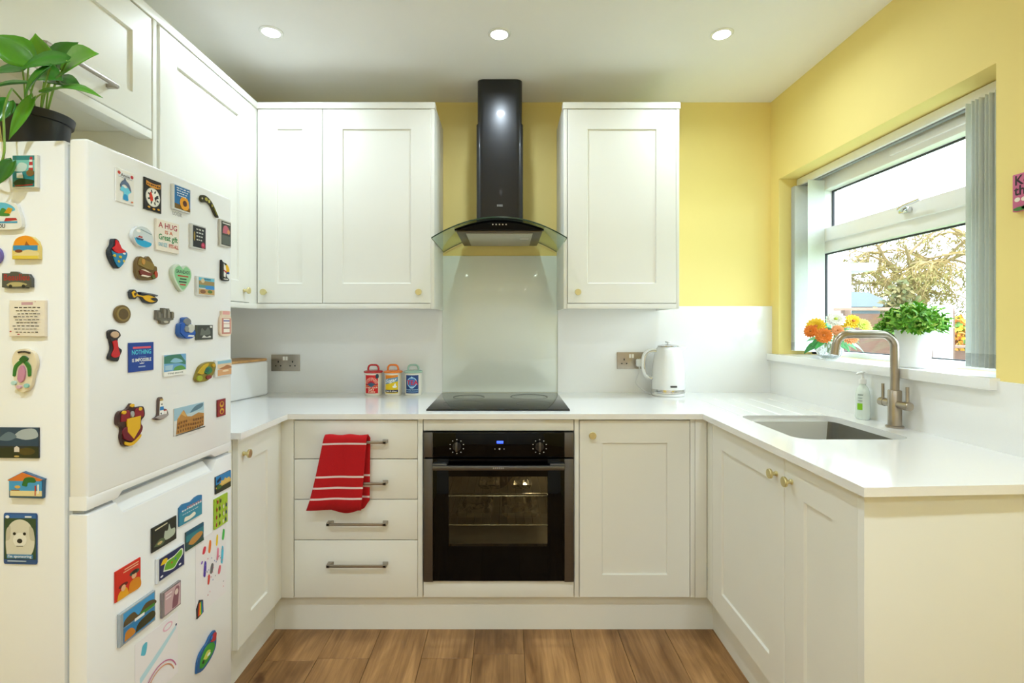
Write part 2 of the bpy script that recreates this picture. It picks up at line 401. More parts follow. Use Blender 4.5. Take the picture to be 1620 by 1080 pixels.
tag(mk('end_panel', B().prism([(.798, 1.151), (SPX, 1.178), (SPX, 1.196), (.82, 1.173), (.798, 1.173)], 0, .8635, bev=.001), unit, loc=(1.08, 1.16, 0)), 'plain cream end panel closing the sink run', 'panel')
# plinths
tag(mk('plinth', B().box(-.941, .8405, 2.10, 2.118, 0, .149), unit, loc=(-.05, 2.1, 0)), 'cream plinth board under the oven and drawers', 'plinth')
tag(mk('plinth', B().box(-.959, -.941, 1.70, 2.118, 0, .149), unit, loc=(-.95, 1.9, 0)), 'cream plinth board under the narrow cabinet by the fridge', 'plinth')
tag(mk('plinth', B().box(.8405, .8585, 1.18, 2.118, 0, .149), unit, loc=(.85, 1.65, 0)), 'cream plinth board under the sink cabinet', 'plinth')

# wall units
UY, UX = 2.36, -1.14
ZD0, ZD1, ZCN, ZPL = 1.336, 2.222, 2.253, 1.311
def wall_unit(label, x0, x1, dx0, dx1, kx, side=None, name='wall_cabinet'):
    t = thing(name, label, 'cabinet', ((x0+x1)/2, 2.5, 1.334))
    mk('body', B().box(x0, x1, UY+.021, YB-.001, 1.334, 2.224), unit, t)
    d = mk('door', shaker('y', UY, dx0, dx1, ZD0, ZD1), unit, t)
    mk('knob', knob((kx, UY, 1.386), (0, -1, 0)), brass, d)
    for a, b in side or []: mk('side_panel', B().box(a, b, UY+.002, YB-.001, ZPL, ZCN-.002, bev=.0008), unit, t)
    return t
wall_unit('slim white wall cabinet in the corner above the drawers', -1.1385, -.8415, -1.1375, -.842, -1.102)
wall_unit('white wall cabinet above the storage canisters beside the hood', -.8405, -.347, -.839, -.3455, -.398, [(-.3455, -.329)])
wall_unit('white wall cabinet above the kettle', .279, .776, .2805, .776, .325, [(.262, .278), (.777, .791)])
lw = thing('wall_cabinet', 'tall white wall cabinet beside the fridge freezer', 'cabinet', (-1.3, 2.0, 1.334))
mk('body', B().box(XL+.001, UX-.021, 1.684, 2.66, 1.334, 2.224), unit, lw)
d = mk('door', shaker('x', UX, 1.698, 2.292, ZD0, ZD1), unit, lw)
mk('knob', knob((UX, 2.243, 1.386), (1, 0, 0)), brass, d)
mk('filler', B().box(UX-.02, UX-.002, 2.294, 2.379, 1.334, 2.224), unit, lw)
mk('side_panel', B().box(XL+.001, UX+.001, 1.664, 1.682, ZPL, ZCN-.002, bev=.0008), unit, lw)
ow = thing('bridging_cabinet', 'white cabinet bridging over the fridge freezer', 'cabinet', (-1.3, 1.36, 1.861))
mk('body', B().box(XL+.001, UX-.021, 1.06, 1.662, 1.861, 2.224), unit, ow)
d = mk('door', shaker('x', UX, 1.0615, 1.661, 1.863, ZD1, fr=.085), unit, ow)
hb = B(); hb.box(UX+.024, UX+.032, 1.245, 1.48, 1.914, 1.924, bev=.0015)
for y in (1.25, 1.475): hb.box(UX, UX+.028, y-.006, y+.006, 1.913, 1.925, bev=.0015)
mk('handle', hb, handle_m, d)
mk('pelmet', B().box(UX-.045, UX, 1.06, 1.662, 1.835, 1.860, bev=.001), unit, ow)
# cornice and pelmet mouldings
def strip(name, label, pts, z0, z1): return tag(mk(name, B().prism(pts, z0, z1, bev=.001), unit, loc=(pts[0][0], pts[0][1], z0)), label, name)
strip('cornice_strip', 'white cornice strip along the corner wall cabinets', [(UX-.04, 1.06), (UX+.004, 1.06), (UX+.004, UY-.004), (-.3255, UY-.004), (-.3255, UY+.04), (UX-.04, UY+.04)], 2.2245, ZCN)
strip('cornice_strip', 'white cornice strip on the wall cabinet above the kettle', [(.2585, UY-.004), (.7945, UY-.004), (.7945, UY+.04), (.2585, UY+.04)], 2.2245, ZCN)
strip('pelmet_strip', 'white light pelmet under the corner wall cabinets', [(UX-.04, 1.683), (UX, 1.683), (UX, UY), (-.346, UY), (-.346, UY+.04), (UX-.04, UY+.04)], ZPL, 1.3335)
strip('pelmet_strip', 'white light pelmet under the wall cabinet above the kettle', [(.2785, UY), (.7765, UY), (.7765, UY+.04), (.2785, UY+.04)], ZPL, 1.3335)
mk_brace = None

# ------------------------------------------------------------------ ceiling downlights
lamp_m = mat('lamp_lens', '#fffdf6', .3, emit=14)
def downlight(x, y, label, power=DOWNLIGHT_W):
    t = thing('downlight', label, 'downlight', (x, y, ZC-.004), group='recessed ceiling downlights')
    mk('bezel', B().lathe([(.034, -.001), (.036, .0005), (.043, 0), (.045, .002), (.045, .0039), (.034, .0039)], (x, y, ZC-.004), 28, ring=True), gloss_white, t)
    mk('lens', B().lathe([(0, .0012), (.0338, .0012), (.0338, .0036), (0, .0036)], (x, y, ZC-.004), 28), lamp_m, t)
    l = bpy.data.lights.new('downlight_beam', 'AREA'); l.shape = 'DISK'; l.size = .06; l.energy = power; l.color = (.74, .875, 1); l.spread = R(165 if y > 1 else 140)
    o = bpy.data.objects.new('downlight_beam', l); C.objects.link(o); o.parent = t; o.location = (0, 0, -.003)
downlight(-.929, 2.04, 'round recessed ceiling downlight above the corner wall cabinets')
downlight(-.028, 2.055, 'round recessed ceiling downlight in front of the hood chimney')
downlight(.857, 2.055, 'round recessed ceiling downlight above the sink side')
for x in (-.929, -.028, .857):  # unseen rows behind the camera, added to brighten the room evenly
    for y in (.35, -.95):
        downlight(x, y, 'round recessed ceiling downlight added overhead out of view, %s of the %s row' % ({-.929: 'fridge end', -.028: 'middle', .857: 'window end'}[x], 'second' if y > 0 else 'third'), DOWNLIGHT_W*1.5)

# ------------------------------------------------------------------ cooker hood
HX = -.031
hd = thing('cooker_hood', 'black chimney cooker hood with curved glass canopy', 'cooker hood', (HX, 2.69, 1.65))
def chimney(w, y0, z0, z1, r): return B().prism(rrect(HX-w/2, HX+w/2, y0, YB+.04, r, 6), z0, z1, 'z')
def clip_back(b):
    b.v = [(x, min(y, YB-.001), z) for x, y, z in b.v]; return b
mk('chimney_cover', clip_back(chimney(.212, 2.434, 2.10, ZC-.001, .03)), black_paint, hd)
mk('chimney_base', clip_back(chimney(.222, 2.425, 1.69, 2.185, .033)), black_paint, hd)
def arch(x): return 1.708 - .091 * ((x - HX) / .2945) ** 2
gb = B(); n = 28; T = .006
for (ya, yb) in ((2.24, YB-.009),):
    vs = []; fs = []; ms = []
    for i in range(n + 1):
        x = HX - .2945 + .589 * i / n; z = arch(x)
        vs += [(x, ya, z), (x, yb, z), (x, yb, z-T), (x, ya, z-T)]
    for i in range(n):
        a, c = 4*i, 4*i+4
        gb.f += [[a, c, c+1, a+1], [a+3, a+2, c+2, c+3]]; gb.m += [0, 0]
        gb.f += [[a, a+3, c+3, c], [a+1, c+1, c+2, a+2]]; gb.m += [1, 1]
    gb.f += [[0, 1, 2, 3], [4*n, 4*n+3, 4*n+2, 4*n+1]]; gb.m += [1, 1]; gb.v = vs
mk('glass_canopy', gb, [clear('canopy_glass', '#e9f2ea', .05), mat('glass_edge', '#1f3d33', .1, coat=.5)], hd)
# body under the glass: front fascia curved along its top
fp = [(HX-.196, 1.651)]
for i in range(17):
    x = HX - .196 + .392 * i / 16; fp.append((x, arch(x) - .0105))
fp.append((HX+.196, 1.651))
mk('fascia', B().prism(fp, 2.262, 2.30, 'y', bev=.002), black_gloss, hd)
fb = [(HX-.192, 1.652)] + [(HX - .192 + .384*i/16, arch(HX - .192 + .384*i/16) - .012) for i in range(17)] + [(HX+.192, 1.652)]
mk('body', B().prism(fb, 2.301, 2.668, 'y'), black_paint, hd)
mk('underside_plate', B().box(HX-.188, HX+.188, 2.27, 2.665, 1.644, 1.6515, bev=.002), mat('hood_brown_steel', '#6d6458', .4, .8, noise=.05), hd)
flt = mk('grease_filter', B().box(HX-.148, HX+.148, 2.295, 2.645, 1.640, 1.6445, bev=.0015), mat('filter_alloy', '#c3c1b4', .45, .6, noise=.12, scale=700), hd)
mk('filter_latch', B().box(HX+.095, HX+.135, 2.40, 2.425, 1.637, 1.6405, bev=.001), mat('latch_plastic', '#d8d6cc', .4), flt)
for i in range(5): mk('button', B().lathe([(.0042, 0), (.0042, .003), (.003, .0045), (0, .0045)], (HX-.026+.0145*i - .002, 2.262, 1.676), 14, axis=(0, -1, 0)), chrome, hd)
lg = B(); 
for k in range(4): lg.box(HX-.013+.007*k, HX-.0075+.007*k, 2.4238, 2.4252, 1.792, 1.802)
mk('badge', lg, mat('badge_grey', '#8b8d90', .4, .5), hd)

# ------------------------------------------------------------------ hob
hob = thing('induction_hob', 'black glass induction hob set in the white worktop', 'hob', (-.034, 2.37, ZT))
mk('glass_top', B().box(-.329, .261, 2.114, 2.634, ZT+.0004, ZT+.0054, bev=.0018), black_gloss, hob)
for (x, y, r) in ((-.19, 2.27, .09), (-.18, 2.49, .075), (.12, 2.28, .075), (.11, 2.50, .09)):
    mk('zone_marking', B().lathe([(r, 0), (r, .00015), (r-.0015, .00015), (r-.0015, 0)], (x, y, ZT+.0055), 48, ring=True), mat('hob_print', '#2b2b2d', .3), hob)

# ------------------------------------------------------------------ oven
ov = thing('electric_oven', 'black built-in electric oven with foil trays behind the glass', 'oven', (-.03, 2.3, .218))
OX0, OX1 = -.328, .267
en = mat('oven_enamel', '#a39c84', .35, noise=.15, scale=12)
cv = B(); cx0, cx1, cz0, cz1, cy0, cy1 = -.27, .21, .30, .66, 2.10, 2.56
cv.box(cx0-.01, cx0, cy0, cy1, cz0, cz1); cv.box(cx1, cx1+.01, cy0, cy1, cz0, cz1); cv.box(cx0-.01, cx1+.01, cy0, cy1, cz0-.01, cz0); cv.box(cx0-.01, cx1+.01, cy0, cy1, cz1, cz1+.01); cv.box(cx0-.01, cx1+.01, cy1, cy1+.01, cz0-.01, cz1+.01)
mk('cavity', cv, en, ov)
lp = mk('added_oven_lamp', B().lathe([(.022, 0), (.022, .004), (.016, .01), (0, .012)], (.12, 2.30, cz1), 20, axis=(0, 0, -1)), mat('added_oven_bulb', '#ffe9c0', .3, emit=3), ov)  # unseen lamp added to brighten the racks and foil
ol = bpy.data.lights.new('added_oven_glow', 'POINT'); ol.energy = .55; ol.shadow_soft_size = .015; ol.color = (1, .9, .72)
olo = bpy.data.objects.new('added_oven_glow', ol); C.objects.link(olo); olo.parent = lp; olo.location = WM[ov].inverted() @ Vector((.12, 2.25, cz1 - .035))
# circular fan guard at the back
mk('fan_cover', B().lathe([(.075, 0), (.075, .006), (.06, .012), (0, .012)], (-.05, cy1, .50), 28, axis=(0, -1, 0)), mat('fan_dark', '#2a2824', .5), ov)
pn = mk('control_panel', B().box(OX0+.037, OX1-.037, 2.045, 2.10, .7125, .810, bev=.002), black_gloss, ov)
for s in (0, 1):
    x0, x1 = (OX0, OX0+.0365) if s == 0 else (OX1-.0365, OX1)
    mk('side_trim', B().box(x0, x1, 2.047, 2.10, .7125, .810, bev=.002), dark_steel, ov)
    mk('side_trim', B().box(x0, x1, 2.047, 2.075, .218, .7065, bev=.002), dark_steel, ov)
pm_ = mat('panel_print', '#c9ccd0', .4)
for kx in (-.196, .132):
    k = mk('dial', B().lathe([(.017, 0), (.017, .001), (.0165, .002), (0, .002)], (kx, 2.0452, .7555), 28, axis=(0, -1, 0)), black_paint, pn)
    mk('dial_grip', B().box(kx-.0045, kx+.0045, 2.028, 2.0435, .738, .775, bev=.002), dark_steel, k)
    tk = B()
    for i in range(10):
        a = R(36 * i + 90); tk.box(kx+.0275*math.cos(a)-.002, kx+.0275*math.cos(a)+.002, 2.0442, 2.0449, .7555+.0275*math.sin(a)-.0016, .7555+.0275*math.sin(a)+.0016)
    mk('dial_marking', tk, pm_, pn)
mk('display', B().box(-.038, -.012, 2.0438, 2.0449, .768, .778), mat('blue_display', '#3a5cff', .4, emit=1.2), pn)
tk = B()
for x in (-.045, -.027, -.009): tk.lathe([(.0035 if x == -.027 else .0018, 0), (0, .0008)], (x, 2.0448, .746), 12, axis=(0, -1, 0))
mk('touch_key', tk, pm_, pn)
dx0, dx1, dz0, dz1 = OX0+.0375, OX1-.0375, .2225, .7065
wx0, wx1, wz0, wz1 = -.229, .164, .359, .636
db = B()
db.box(dx0, wx0, 2.047, 2.075, dz0, dz1, bev=.0005); db.box(wx1, dx1, 2.047, 2.075, dz0, dz1, bev=.0005)
db.box(wx0, wx1, 2.047, 2.075, dz0, wz0); db.box(wx0, wx1, 2.047, 2.075, wz1, dz1)
od = mk('oven_door', db, black_gloss, ov)
mk('door_window', B().box(wx0, wx1, 2.0475, 2.0515, wz0, wz1), clear('oven_glass', '#d8d5ca', .03), od)
hh = B(); hh.box(dx0+.001, dx1-.001, 2.002, 2.016, .672, .690, bev=.004)
for x in (dx0+.03, dx1-.03): hh.box(x-.028, x+.028, 2.016, 2.047, .678, .695, bev=.002)
hn = mk('door_handle', hh, dark_steel, od)
lg = B()
for i in range(6): lg.box(-.052+.0075*i, -.0465+.0075*i, 2.0012, 2.0022, .6785, .6845)
mk('badge', lg, mat('badge_light', '#a0a0a0', .4, .6), hn)
foil = mat('foil', '#d9d5c6', .22, 1, noise=.05, scale=60, bump=1)
rack_m = mat('rack_chrome', '#d0cab8', .2, 1)
for zr_ in (.535, .415):
    rk = B()
    rk.tube(smooth_path([(cx0+.002, 2.125, zr_+.012), (cx0+.018, 2.125, zr_), (-.03, 2.125, zr_-.001), (cx1-.018, 2.125, zr_), (cx1-.002, 2.125, zr_+.012)], 5), .0028, 6)
    rk.tube([(cx0+.01, 2.52, zr_), (cx1-.01, 2.52, zr_)], .0028, 6)
    for i in range(13):
        x = cx0 + .03 + i * (cx1 - cx0 - .06) / 12; rk.tube([(x, 2.125, zr_), (x, 2.52, zr_)], .0014, 5)
    mk('rack', rk, rack_m, ov)
for (x0, x1, z, seed) in ((-.215, -.06, .4165, 1), (-.02, .135, .4165, 2), (-.12, -.03, .5365, 3), (.02, .11, .5365, 4)):
    rnd = random.Random(seed); fb = B(); nx, ny = 14, 10; vs = []; y0, y1 = 2.19, 2.42
    for i in range(nx + 1):
        for j in range(ny + 1):
            e = min(i, nx-i, j, ny-j); hgt = .0225 if e == 0 else (.019 + rnd.random()*.016 if e < 3 else .007 + rnd.random()*.009)
            vs.append((x0 + (x1-x0)*i/nx + rnd.uniform(-.002, .002), y0 + (y1-y0)*j/ny, z + hgt))
    o = len(vs); vs += [(x0+.01, y0+.01, z+.002), (x1-.01, y0+.01, z+.002), (x1-.01, y1-.01, z+.002), (x0+.01, y1-.01, z+.002)]
    fs = [[i*(ny+1)+j, (i+1)*(ny+1)+j, (i+1)*(ny+1)+j+1, i*(ny+1)+j+1] for i in range(nx) for j in range(ny)]
    fs += [[o, o+1, o+2, o+3], [o, o+1] + [i*(ny+1) for i in range(nx, -1, -1)], [o+2, o+3] + [i*(ny+1)+ny for i in range(nx+1)]]
    fb.add(vs, fs)
    tag(mk('foil_tray', fb, foil, loc=((x0+x1)/2, 2.3, z), smooth=20), {1: 'crumpled silver foil tray on the lower oven rack under the fan', 2: 'flat silver foil tray on the lower oven rack away from the fan', 3: 'small silver foil tray on the upper oven rack beside the fan', 4: 'small silver foil tray at the far side of the upper oven rack'}[seed], 'foil tray', 'foil trays in the oven')

# ------------------------------------------------------------------ sink, tap, soap
sk = thing('kitchen_sink', 'undermounted stainless steel sink bowl in the white worktop', 'sink', (1.08, 1.8, .68))
sb = B(); depth = .175; nn = 7
def ringpts(off, z, r): return [(x, y, z) for x, y in rrect(skx0-.004+off, skx1+.004-off, sky0-.004+off, sky1+.004-off, r, nn)]
layers = [(-.012, ZB-.0002, .065), (0, ZB-.0004, .058), (.001, ZB-.01, .057), (.006, ZB-depth+.04, .055), (.014, ZB-depth+.016, .05), (.032, ZB-depth+.003, .04), (.06, ZB-depth, .03)]
vs = []; fs = []; n = 4 * (nn + 1)
for l in layers: vs += ringpts(*l)
for i in range(len(layers) - 1):
    for k in range(n): fs.append([i*n+k, i*n+(k+1) % n, (i+1)*n+(k+1) % n, (i+1)*n+k])
fs.append([(len(layers)-1)*n+k for k in range(n)]); sb.add(vs, fs)
o = mk('bowl', sb, mat('sink_steel', '#8f8d87', .3, 1, noise=.08, scale=10, stretch=(60, 1, 1)), sk)
mk('waste', B().lathe([(.04, 0), (.042, .002), (.03, .003), (.026, .001), (0, .001)], (1.08, 1.80, ZB-depth+.0005), 28), chrome, o)
mk('overflow', B().lathe([(.012, 0), (.012, .003), (.006, .004), (0, .004)], (skx1-.001, 1.68, .825), 20, axis=(-1, 0, 0)), chrome, o)
TX, TY = 1.335, 1.775
tp = thing('mixer_tap', 'brushed nickel mixer tap with two lever handles beside the sink', 'tap', (TX, TY, ZT))
mk('base', B().lathe([(.026, 0), (.027, .002), (.027, .005), (.024, .007), (.0, .007)], (TX, TY, ZT+.0004), 28), nickel, tp)
mk('column', B().lathe([(.0205, .005), (.0205, .126), (.019, .128), (0, .128)], (TX, TY, ZT), 28), nickel, tp)
pts = [(TX, TY, ZT+.12), (TX, TY, 1.06), (TX, TY, 1.155)]
for k in range(1, 9):
    a = R(90 * k / 8); pts.append((TX - .045 + .045*math.cos(a), TY, 1.160 + .045*math.sin(a)))
pts.append((TX - .15, TY, 1.205))
for k in range(1, 9):
    a = R(90 + 80 * k / 8); pts.append((TX - .16 + .042*math.cos(a), TY, 1.163 + .042*math.sin(a)))
pts.append((pts[-1][0] - .005, TY, 1.135))
mk('spout', B().tube(pts, .0135, 20), nickel, tp)
for s in (-1, 1):
    v = mk('valve', B().lathe([(.0125, .019), (.0125, .045), (.0145, .046), (.0145, .066), (.0125, .068), (0, .068)], (TX, TY, .966), 24, axis=(0, s, 0)), nickel, tp)
    mk('lever', B().tube([(TX, TY+s*.056, .978), (TX, TY+s*.056, 1.03)], .0052, 12), nickel, v)
so = thing('soap_dispenser', 'clear hand soap pump bottle with a green label behind the sink', 'soap dispenser', (1.336, 1.936, ZT))
so_c = (1.336, 1.936, ZT + .0004)
mk('bottle', B().lathe([(.0, 0), (.024, 0), (.027, .004), (.0275, .02), (.0275, .085), (.025, .105), (.018, .12), (.011, .127), (.011, .133), (0, .133)], so_c, 28, sy=.8), mat('soap_plastic', '#dfe9df', .12, coat=.5, noise=.01, scale=3), so)
lb_ = B(); lv = []
for k in range(13):
    a = R(200 + 100*k/12)
    for z in (.036, .060): lv.append((so_c[0] + .0281*math.cos(a)*.98, so_c[1] + .0281*math.sin(a)*.86, so_c[2] + z))
lb_.add(lv, [[2*k, 2*k+2, 2*k+3, 2*k+1] for k in range(12)])
mk('label', lb_, mat('label_green', '#8fd11f', .4), so)
lv2 = B(); q = []
for k in range(13):
    a = R(205 + 90*k/12)
    for z in (.068, .071, .079, .0815, .089, .094): q.append((so_c[0] + .0279*math.cos(a)*.98, so_c[1] + .0279*math.sin(a)*.86, so_c[2] + z))
lv2.add(q, [[6*k+j, 6*k+6+j, 6*k+7+j, 6*k+1+j] for k in range(12) for j in (0, 2, 4)])
mk('printed_text', lv2, mat('label_grey', '#8c9a92', .5), so)
pb_ = B().lathe([(.012, .132), (.012, .147), (.007, .15), (.0045, .152), (.0045, .168), (.008, .169), (.008, .176), (0, .177)], so_c, 20)
pb_.tube([(so_c[0], so_c[1], so_c[2]+.172), (so_c[0]-.022, so_c[1]-.008, so_c[2]+.172), (so_c[0]-.03, so_c[1]-.011, so_c[2]+.167)], [.006, .0048, .004], 10)
mk('pump', pb_, mat('pump_white', '#f6f6f2', .35), so)

# ------------------------------------------------------------------ sockets, kettle, canisters, bread bin
def socket(x, z, label):
    y = YB - .012
    t = thing('double_socket', label, 'socket', (x, y, z), group='double wall sockets')
    p = mk('faceplate', B().box(x-.074, x+.074, y-.006, y-.0002, z-.043, z+.043, bev=.002), nickel, t)
    dk = mat('socket_dark', '#262320', .6); hb = B()
    for s in (-1, 1):
        cx = x + s*.037
        hb.box(cx-.003, cx+.003, y-.0067, y-.0055, z+.001, z+.011); hb.box(cx-.016, cx-.009, y-.0067, y-.0055, z-.018, z-.012); hb.box(cx+.009, cx+.016, y-.0067, y-.0055, z-.018, z-.012)
    mk('pin_holes', hb, dk, p)
    for s in (-1, 1): mk('switch', B().box(x+s*.007-.0055, x+s*.007+.0055, y-.0095, y-.006, z+.013, z+.033, bev=.001), mat('switch_white', '#efece2', .35), t)
    return t
socket(-1.143, 1.040, 'brushed metal double wall socket beside the bread bin')
socket(.647, 1.052, 'brushed metal double wall socket with the kettle plug')
KX, KY = .81, 2.585
kt = thing('electric_kettle', 'white retro electric kettle with chrome bands on the worktop', 'kettle', (KX, KY, ZT))
kc = (KX, KY, ZT + .0004)
mk('power_base', B().lathe([(.0, 0), (.078, 0), (.081, .003), (.081, .010), (.078, .014), (0, .014)], kc, 48), gloss_white, kt)
mk('lower_band', B().lathe([(.079, .0142), (.082, .016), (.082, .03), (.0815, .033), (0, .033)], kc, 48), chrome, kt)
fl_ = B(); n = 72; prof = [(.0812, .0332), (.081, .06), (.079, .10), (.075, .15), (.069, .195), (.062, .222), (.054, .238), (.048, .243)]
vs = []; fs = []
for r, hgt in prof:
    for k in range(n):
        t = 2*math.pi*k/n; rr = r * (1 + (.006 if k % 2 else 0) * (1 if .05 < hgt < .2 else 0)); vs.append((KX + rr*math.cos(t), KY + rr*math.sin(t), kc[2] + hgt))
for i in range(len(prof) - 1):
    for k in range(n): fs.append([i*n+k, i*n+(k+1) % n, (i+1)*n+(k+1) % n, (i+1)*n+k])
fs.append([(len(prof)-1)*n+k for k in range(n)]); fl_.add(vs, fs)
bd = mk('body', fl_, gloss_white, kt, smooth=60)
mk('spout', B().prism([(KX+.052, .198+ZT), (KX+.0905, .238+ZT), (KX+.087, .245+ZT), (KX+.045, .245+ZT)], KY-.018, KY+.018, 'y', bev=.004), gloss_white, kt)
mk('badge', B().box(KX-.014, KX+.018, KY-.0835, KY-.079, ZT+.047, ZT+.056, bev=.001), mat('badge_dark', '#5c5c5c', .3, .7), bd)
ld = mk('lid', B().lathe([(.0, .243), (.05, .243), (.052, .2445), (.052, .248), (.047, .250), (.03, .254), (0, .255)], kc, 40), chrome, kt)
mk('lid_knob', B().lathe([(.005, .254), (.005, .262), (.014, .264), (.0145, .268), (.012, .270), (0, .2705)], kc, 24), gloss_white, ld)
hp = smooth_path([(KX-.062, KY, ZT+.222), (KX-.095, KY, ZT+.222), (KX-.120, KY, ZT+.200), (KX-.126, KY, ZT+.15), (KX-.116, KY, ZT+.105), (KX-.095, KY, ZT+.088), (KX-.076, KY, ZT+.086)], 6)
hd_ = mk('handle', B().tube(hp, .0095, 14), gloss_white, kt)
hi = [(p[0]+.006, p[1]-.005, p[2]-.003) for p in hp]
mk('handle_trim', B().tube(hi, .0065, 10), chrome, hd_)
mk('power_plug', B().box(.647+.020, .647+.056, 2.646, 2.6715, 1.022, 1.062, bev=.008, seg=3), gloss_white, kt)
cord = smooth_path([(.683, 2.652, 1.024), (.682, 2.648, 1.00), (.668, 2.645, .965), (.664, 2.645, .94), (.690, 2.64, .91), (.725, 2.63, .8895), (.75, 2.62, .8895)], 8)
mk('power_cord', B().tube(cord, .0032, 8), mat('cord_white', '#e8e8e6', .5), kt)

def wrap(b, c, r, a0, a1, z0, z1, mi, n=14):
    """patch of a printed label wrapped on a round tin; a in degrees round from the front"""
    vs = []
    for k in range(n + 1):
        a = R(-90 + a0 + (a1 - a0) * k / n); vs += [(c[0] + r*math.cos(a), c[1] + r*math.sin(a), c[2] + z0), (c[0] + r*math.cos(a), c[1] + r*math.sin(a), c[2] + z1)]
    b.add(vs, [[2*k, 2*k+2, 2*k+3, 2*k+1] for k in range(n)], mi)
def wrap_pts(b, c, r, fs, vs, mi):
    b.add([(c[0] + r*math.sin(x / r), c[1] - r*math.cos(x / r), c[2] + z) for x, z in vs], fs, mi)
def slice_x(vs, fs, step=.004):
    bm = bmesh.new(); v = [bm.verts.new((x, 0, z)) for x, z in vs]
    for f in fs:
        try: bm.faces.new([v[i] for i in f])
        except ValueError: pass
    x0, x1 = min(p[0] for p in vs), max(p[0] for p in vs); x = x0 + step
    while x < x1 - 1e-5:
        bmesh.ops.bisect_plane(bm, geom=bm.verts[:] + bm.edges[:] + bm.faces[:], dist=1e-6, plane_co=(x, 0, 0), plane_no=(1, 0, 0)); x += step
    bm.verts.index_update(); out = [(p.co.x, p.co.z) for p in bm.verts], [[p.index for p in f.verts] for f in bm.faces]; bm.free(); return out
def wrap_poly(b, c, r, pts, mi):
    vs, fs = slice_x(pts, [list(range(len(pts)))]); wrap_pts(b, c, r, fs, vs, mi)
def wrap_text(b, c, r, s, size, cx, cz, mi, shear=0, slope=0):
    vs, fs = text_mesh(s, size); vs, fs = slice_x([(cx + x + shear*y, cz + y + slope*x) for x, y, _ in vs], fs); wrap_pts(b, c, r, fs, vs, mi)
def circ(cx, cz, rx, rz, n=18): return [(cx + rx*math.cos(2*math.pi*k/n), cz + rz*math.sin(2*math.pi*k/n)) for k in range(n)]
cream = mat('ceramic_cream', '#f1ecdc', .2, coat=.4, noise=.01, scale=5)
def canister(x, lidcol, label, art):
    y = 2.60; c = (x, y, ZT + .0004); r = .0425
    t = thing('storage_canister', label, 'canister', (x, y, ZT), group='retro storage canisters')
    bd = mk('jar', B().lathe([(0, 0), (.040, 0), (.0425, .003), (.0425, .108), (.040, .112), (0, .112)], c, 40), cream, t)
    lm = mat('lid_' + lidcol[1:], lidcol, .25, coat=.4, noise=.02, scale=8)
    ld = mk('lid', B().lathe([(0, .1122), (.046, .1122), (.0475, .114), (.0475, .118), (.045, .121), (.036, .124), (0, .125)], c, 40), lm, t)
    hp = smooth_path([(x-.026, y, c[2]+.121), (x-.025, y, c[2]+.137), (x-.017, y, c[2]+.148), (x, y, c[2]+.150), (x+.017, y, c[2]+.148), (x+.025, y, c[2]+.137), (x+.026, y, c[2]+.121)], 5)
    mk('lid_handle', B().tube(hp, .0048, 10), lm, ld)
    cols, draw = art; b = B(); draw(b, c); mk('printed_label', b, [ink(k) for k in cols], bd, smooth=0)
def art_red(b, c):
    wrap(b, c, .0428, -46, 46, .012, .102, 0)
    for k in range(13):
        a = R(15 + 150*k/12); p = lambda r, w: (r*math.cos(a+w), .055 + r*math.sin(a+w))
        wrap_poly(b, c, .0430, [p(.019, -.02), p(.036, -.035), p(.036, .035), p(.019, .02)], 1)
    wrap_poly(b, c, .0431, [(-.030, .052), (-.015, .062), (0, .070), (.015, .062), (.030, .052)], 2)
    wrap_poly(b, c, .0433, [(-.018, .054), (-.008, .062), (.008, .062), (.018, .054), (0, .042)], 3)
    wrap_poly(b, c, .0432, [(-.034, .049), (.034, .049), (.034, .052), (-.034, .052)], 4)
    wrap_text(b, c, .0433, 'START YOUR', .0105, 0, .040, 1); wrap_text(b, c, .0433, 'DAY', .0145, 0, .030, 1); wrap_text(b, c, .0433, '& shine', .0115, .002, .020, 1, .2)
    wrap_poly(b, c, .0436, circ(.030, .096, .009, .012), 5)
def art_sugar(b, c):
    wrap(b, c, .0428, -46, 46, .012, .102, 0)
    wrap_poly(b, c, .0430, [(-.0343, .082), (.0343, .0935), (.0343, .1015), (-.0343, .1015)], 1)
    wrap_poly(b, c, .0431, [(-.0343, .056), (.0343, .072), (.0343, .0935), (-.0343, .082)], 2)
    wrap_text(b, c, .0434, 'Sugar', .026, -.002, .0755, 3, .25, .18)
    wrap_poly(b, c, .0431, [(-.0343, .016), (.0343, .016), (.0343, .029), (-.0343, .029)], 4)
    wrap_text(b, c, .0434, 'feel & shine', .0115, 0, .0225, 3, .15)
    wrap_poly(b, c, .0432, circ(.017, .045, .011, .006), 3); wrap_poly(b, c, .0432, [(.012, .048), (.024, .048), (.021, .062), (.017, .06)], 3)
def art_tea(b, c):
    wrap(b, c, .0428, -46, 46, .012, .102, 0)
    wrap_poly(b, c, .0430, circ(0, .066, .026, .026), 1); wrap_poly(b, c, .0431, circ(0, .066, .022, .022), 2); wrap_poly(b, c, .0432, [(-.008, .086), (.008, .086), (0, .096)], 1)
    wrap_text(b, c, .0434, 'TEA', .032, .002, .064, 3)
    wrap_poly(b, c, .0432, circ(0, .041, .011, .005), 1)
    wrap_text(b, c, .0434, 'freshly brewed', .0105, 0, .030, 1, .15); wrap_poly(b, c, .0432, [(-.03, .018), (.03, .018), (.03, .0205), (-.03, .0205)], 1)
canister(-.669, '#c4161c', 'cream canister with a red lid and a sunrise label', (['#d8151b', '#ffe9c9', '#7a2a4c', '#2d5b73', '#f08a2c', '#123f52'], art_red))
canister(-.570, '#f07f17', 'cream canister with an orange lid and a yellow sugar label', (['#f2cf12', '#ee8a12', '#6d9dbb', '#fdfdf8', '#2c2440'], art_sugar))
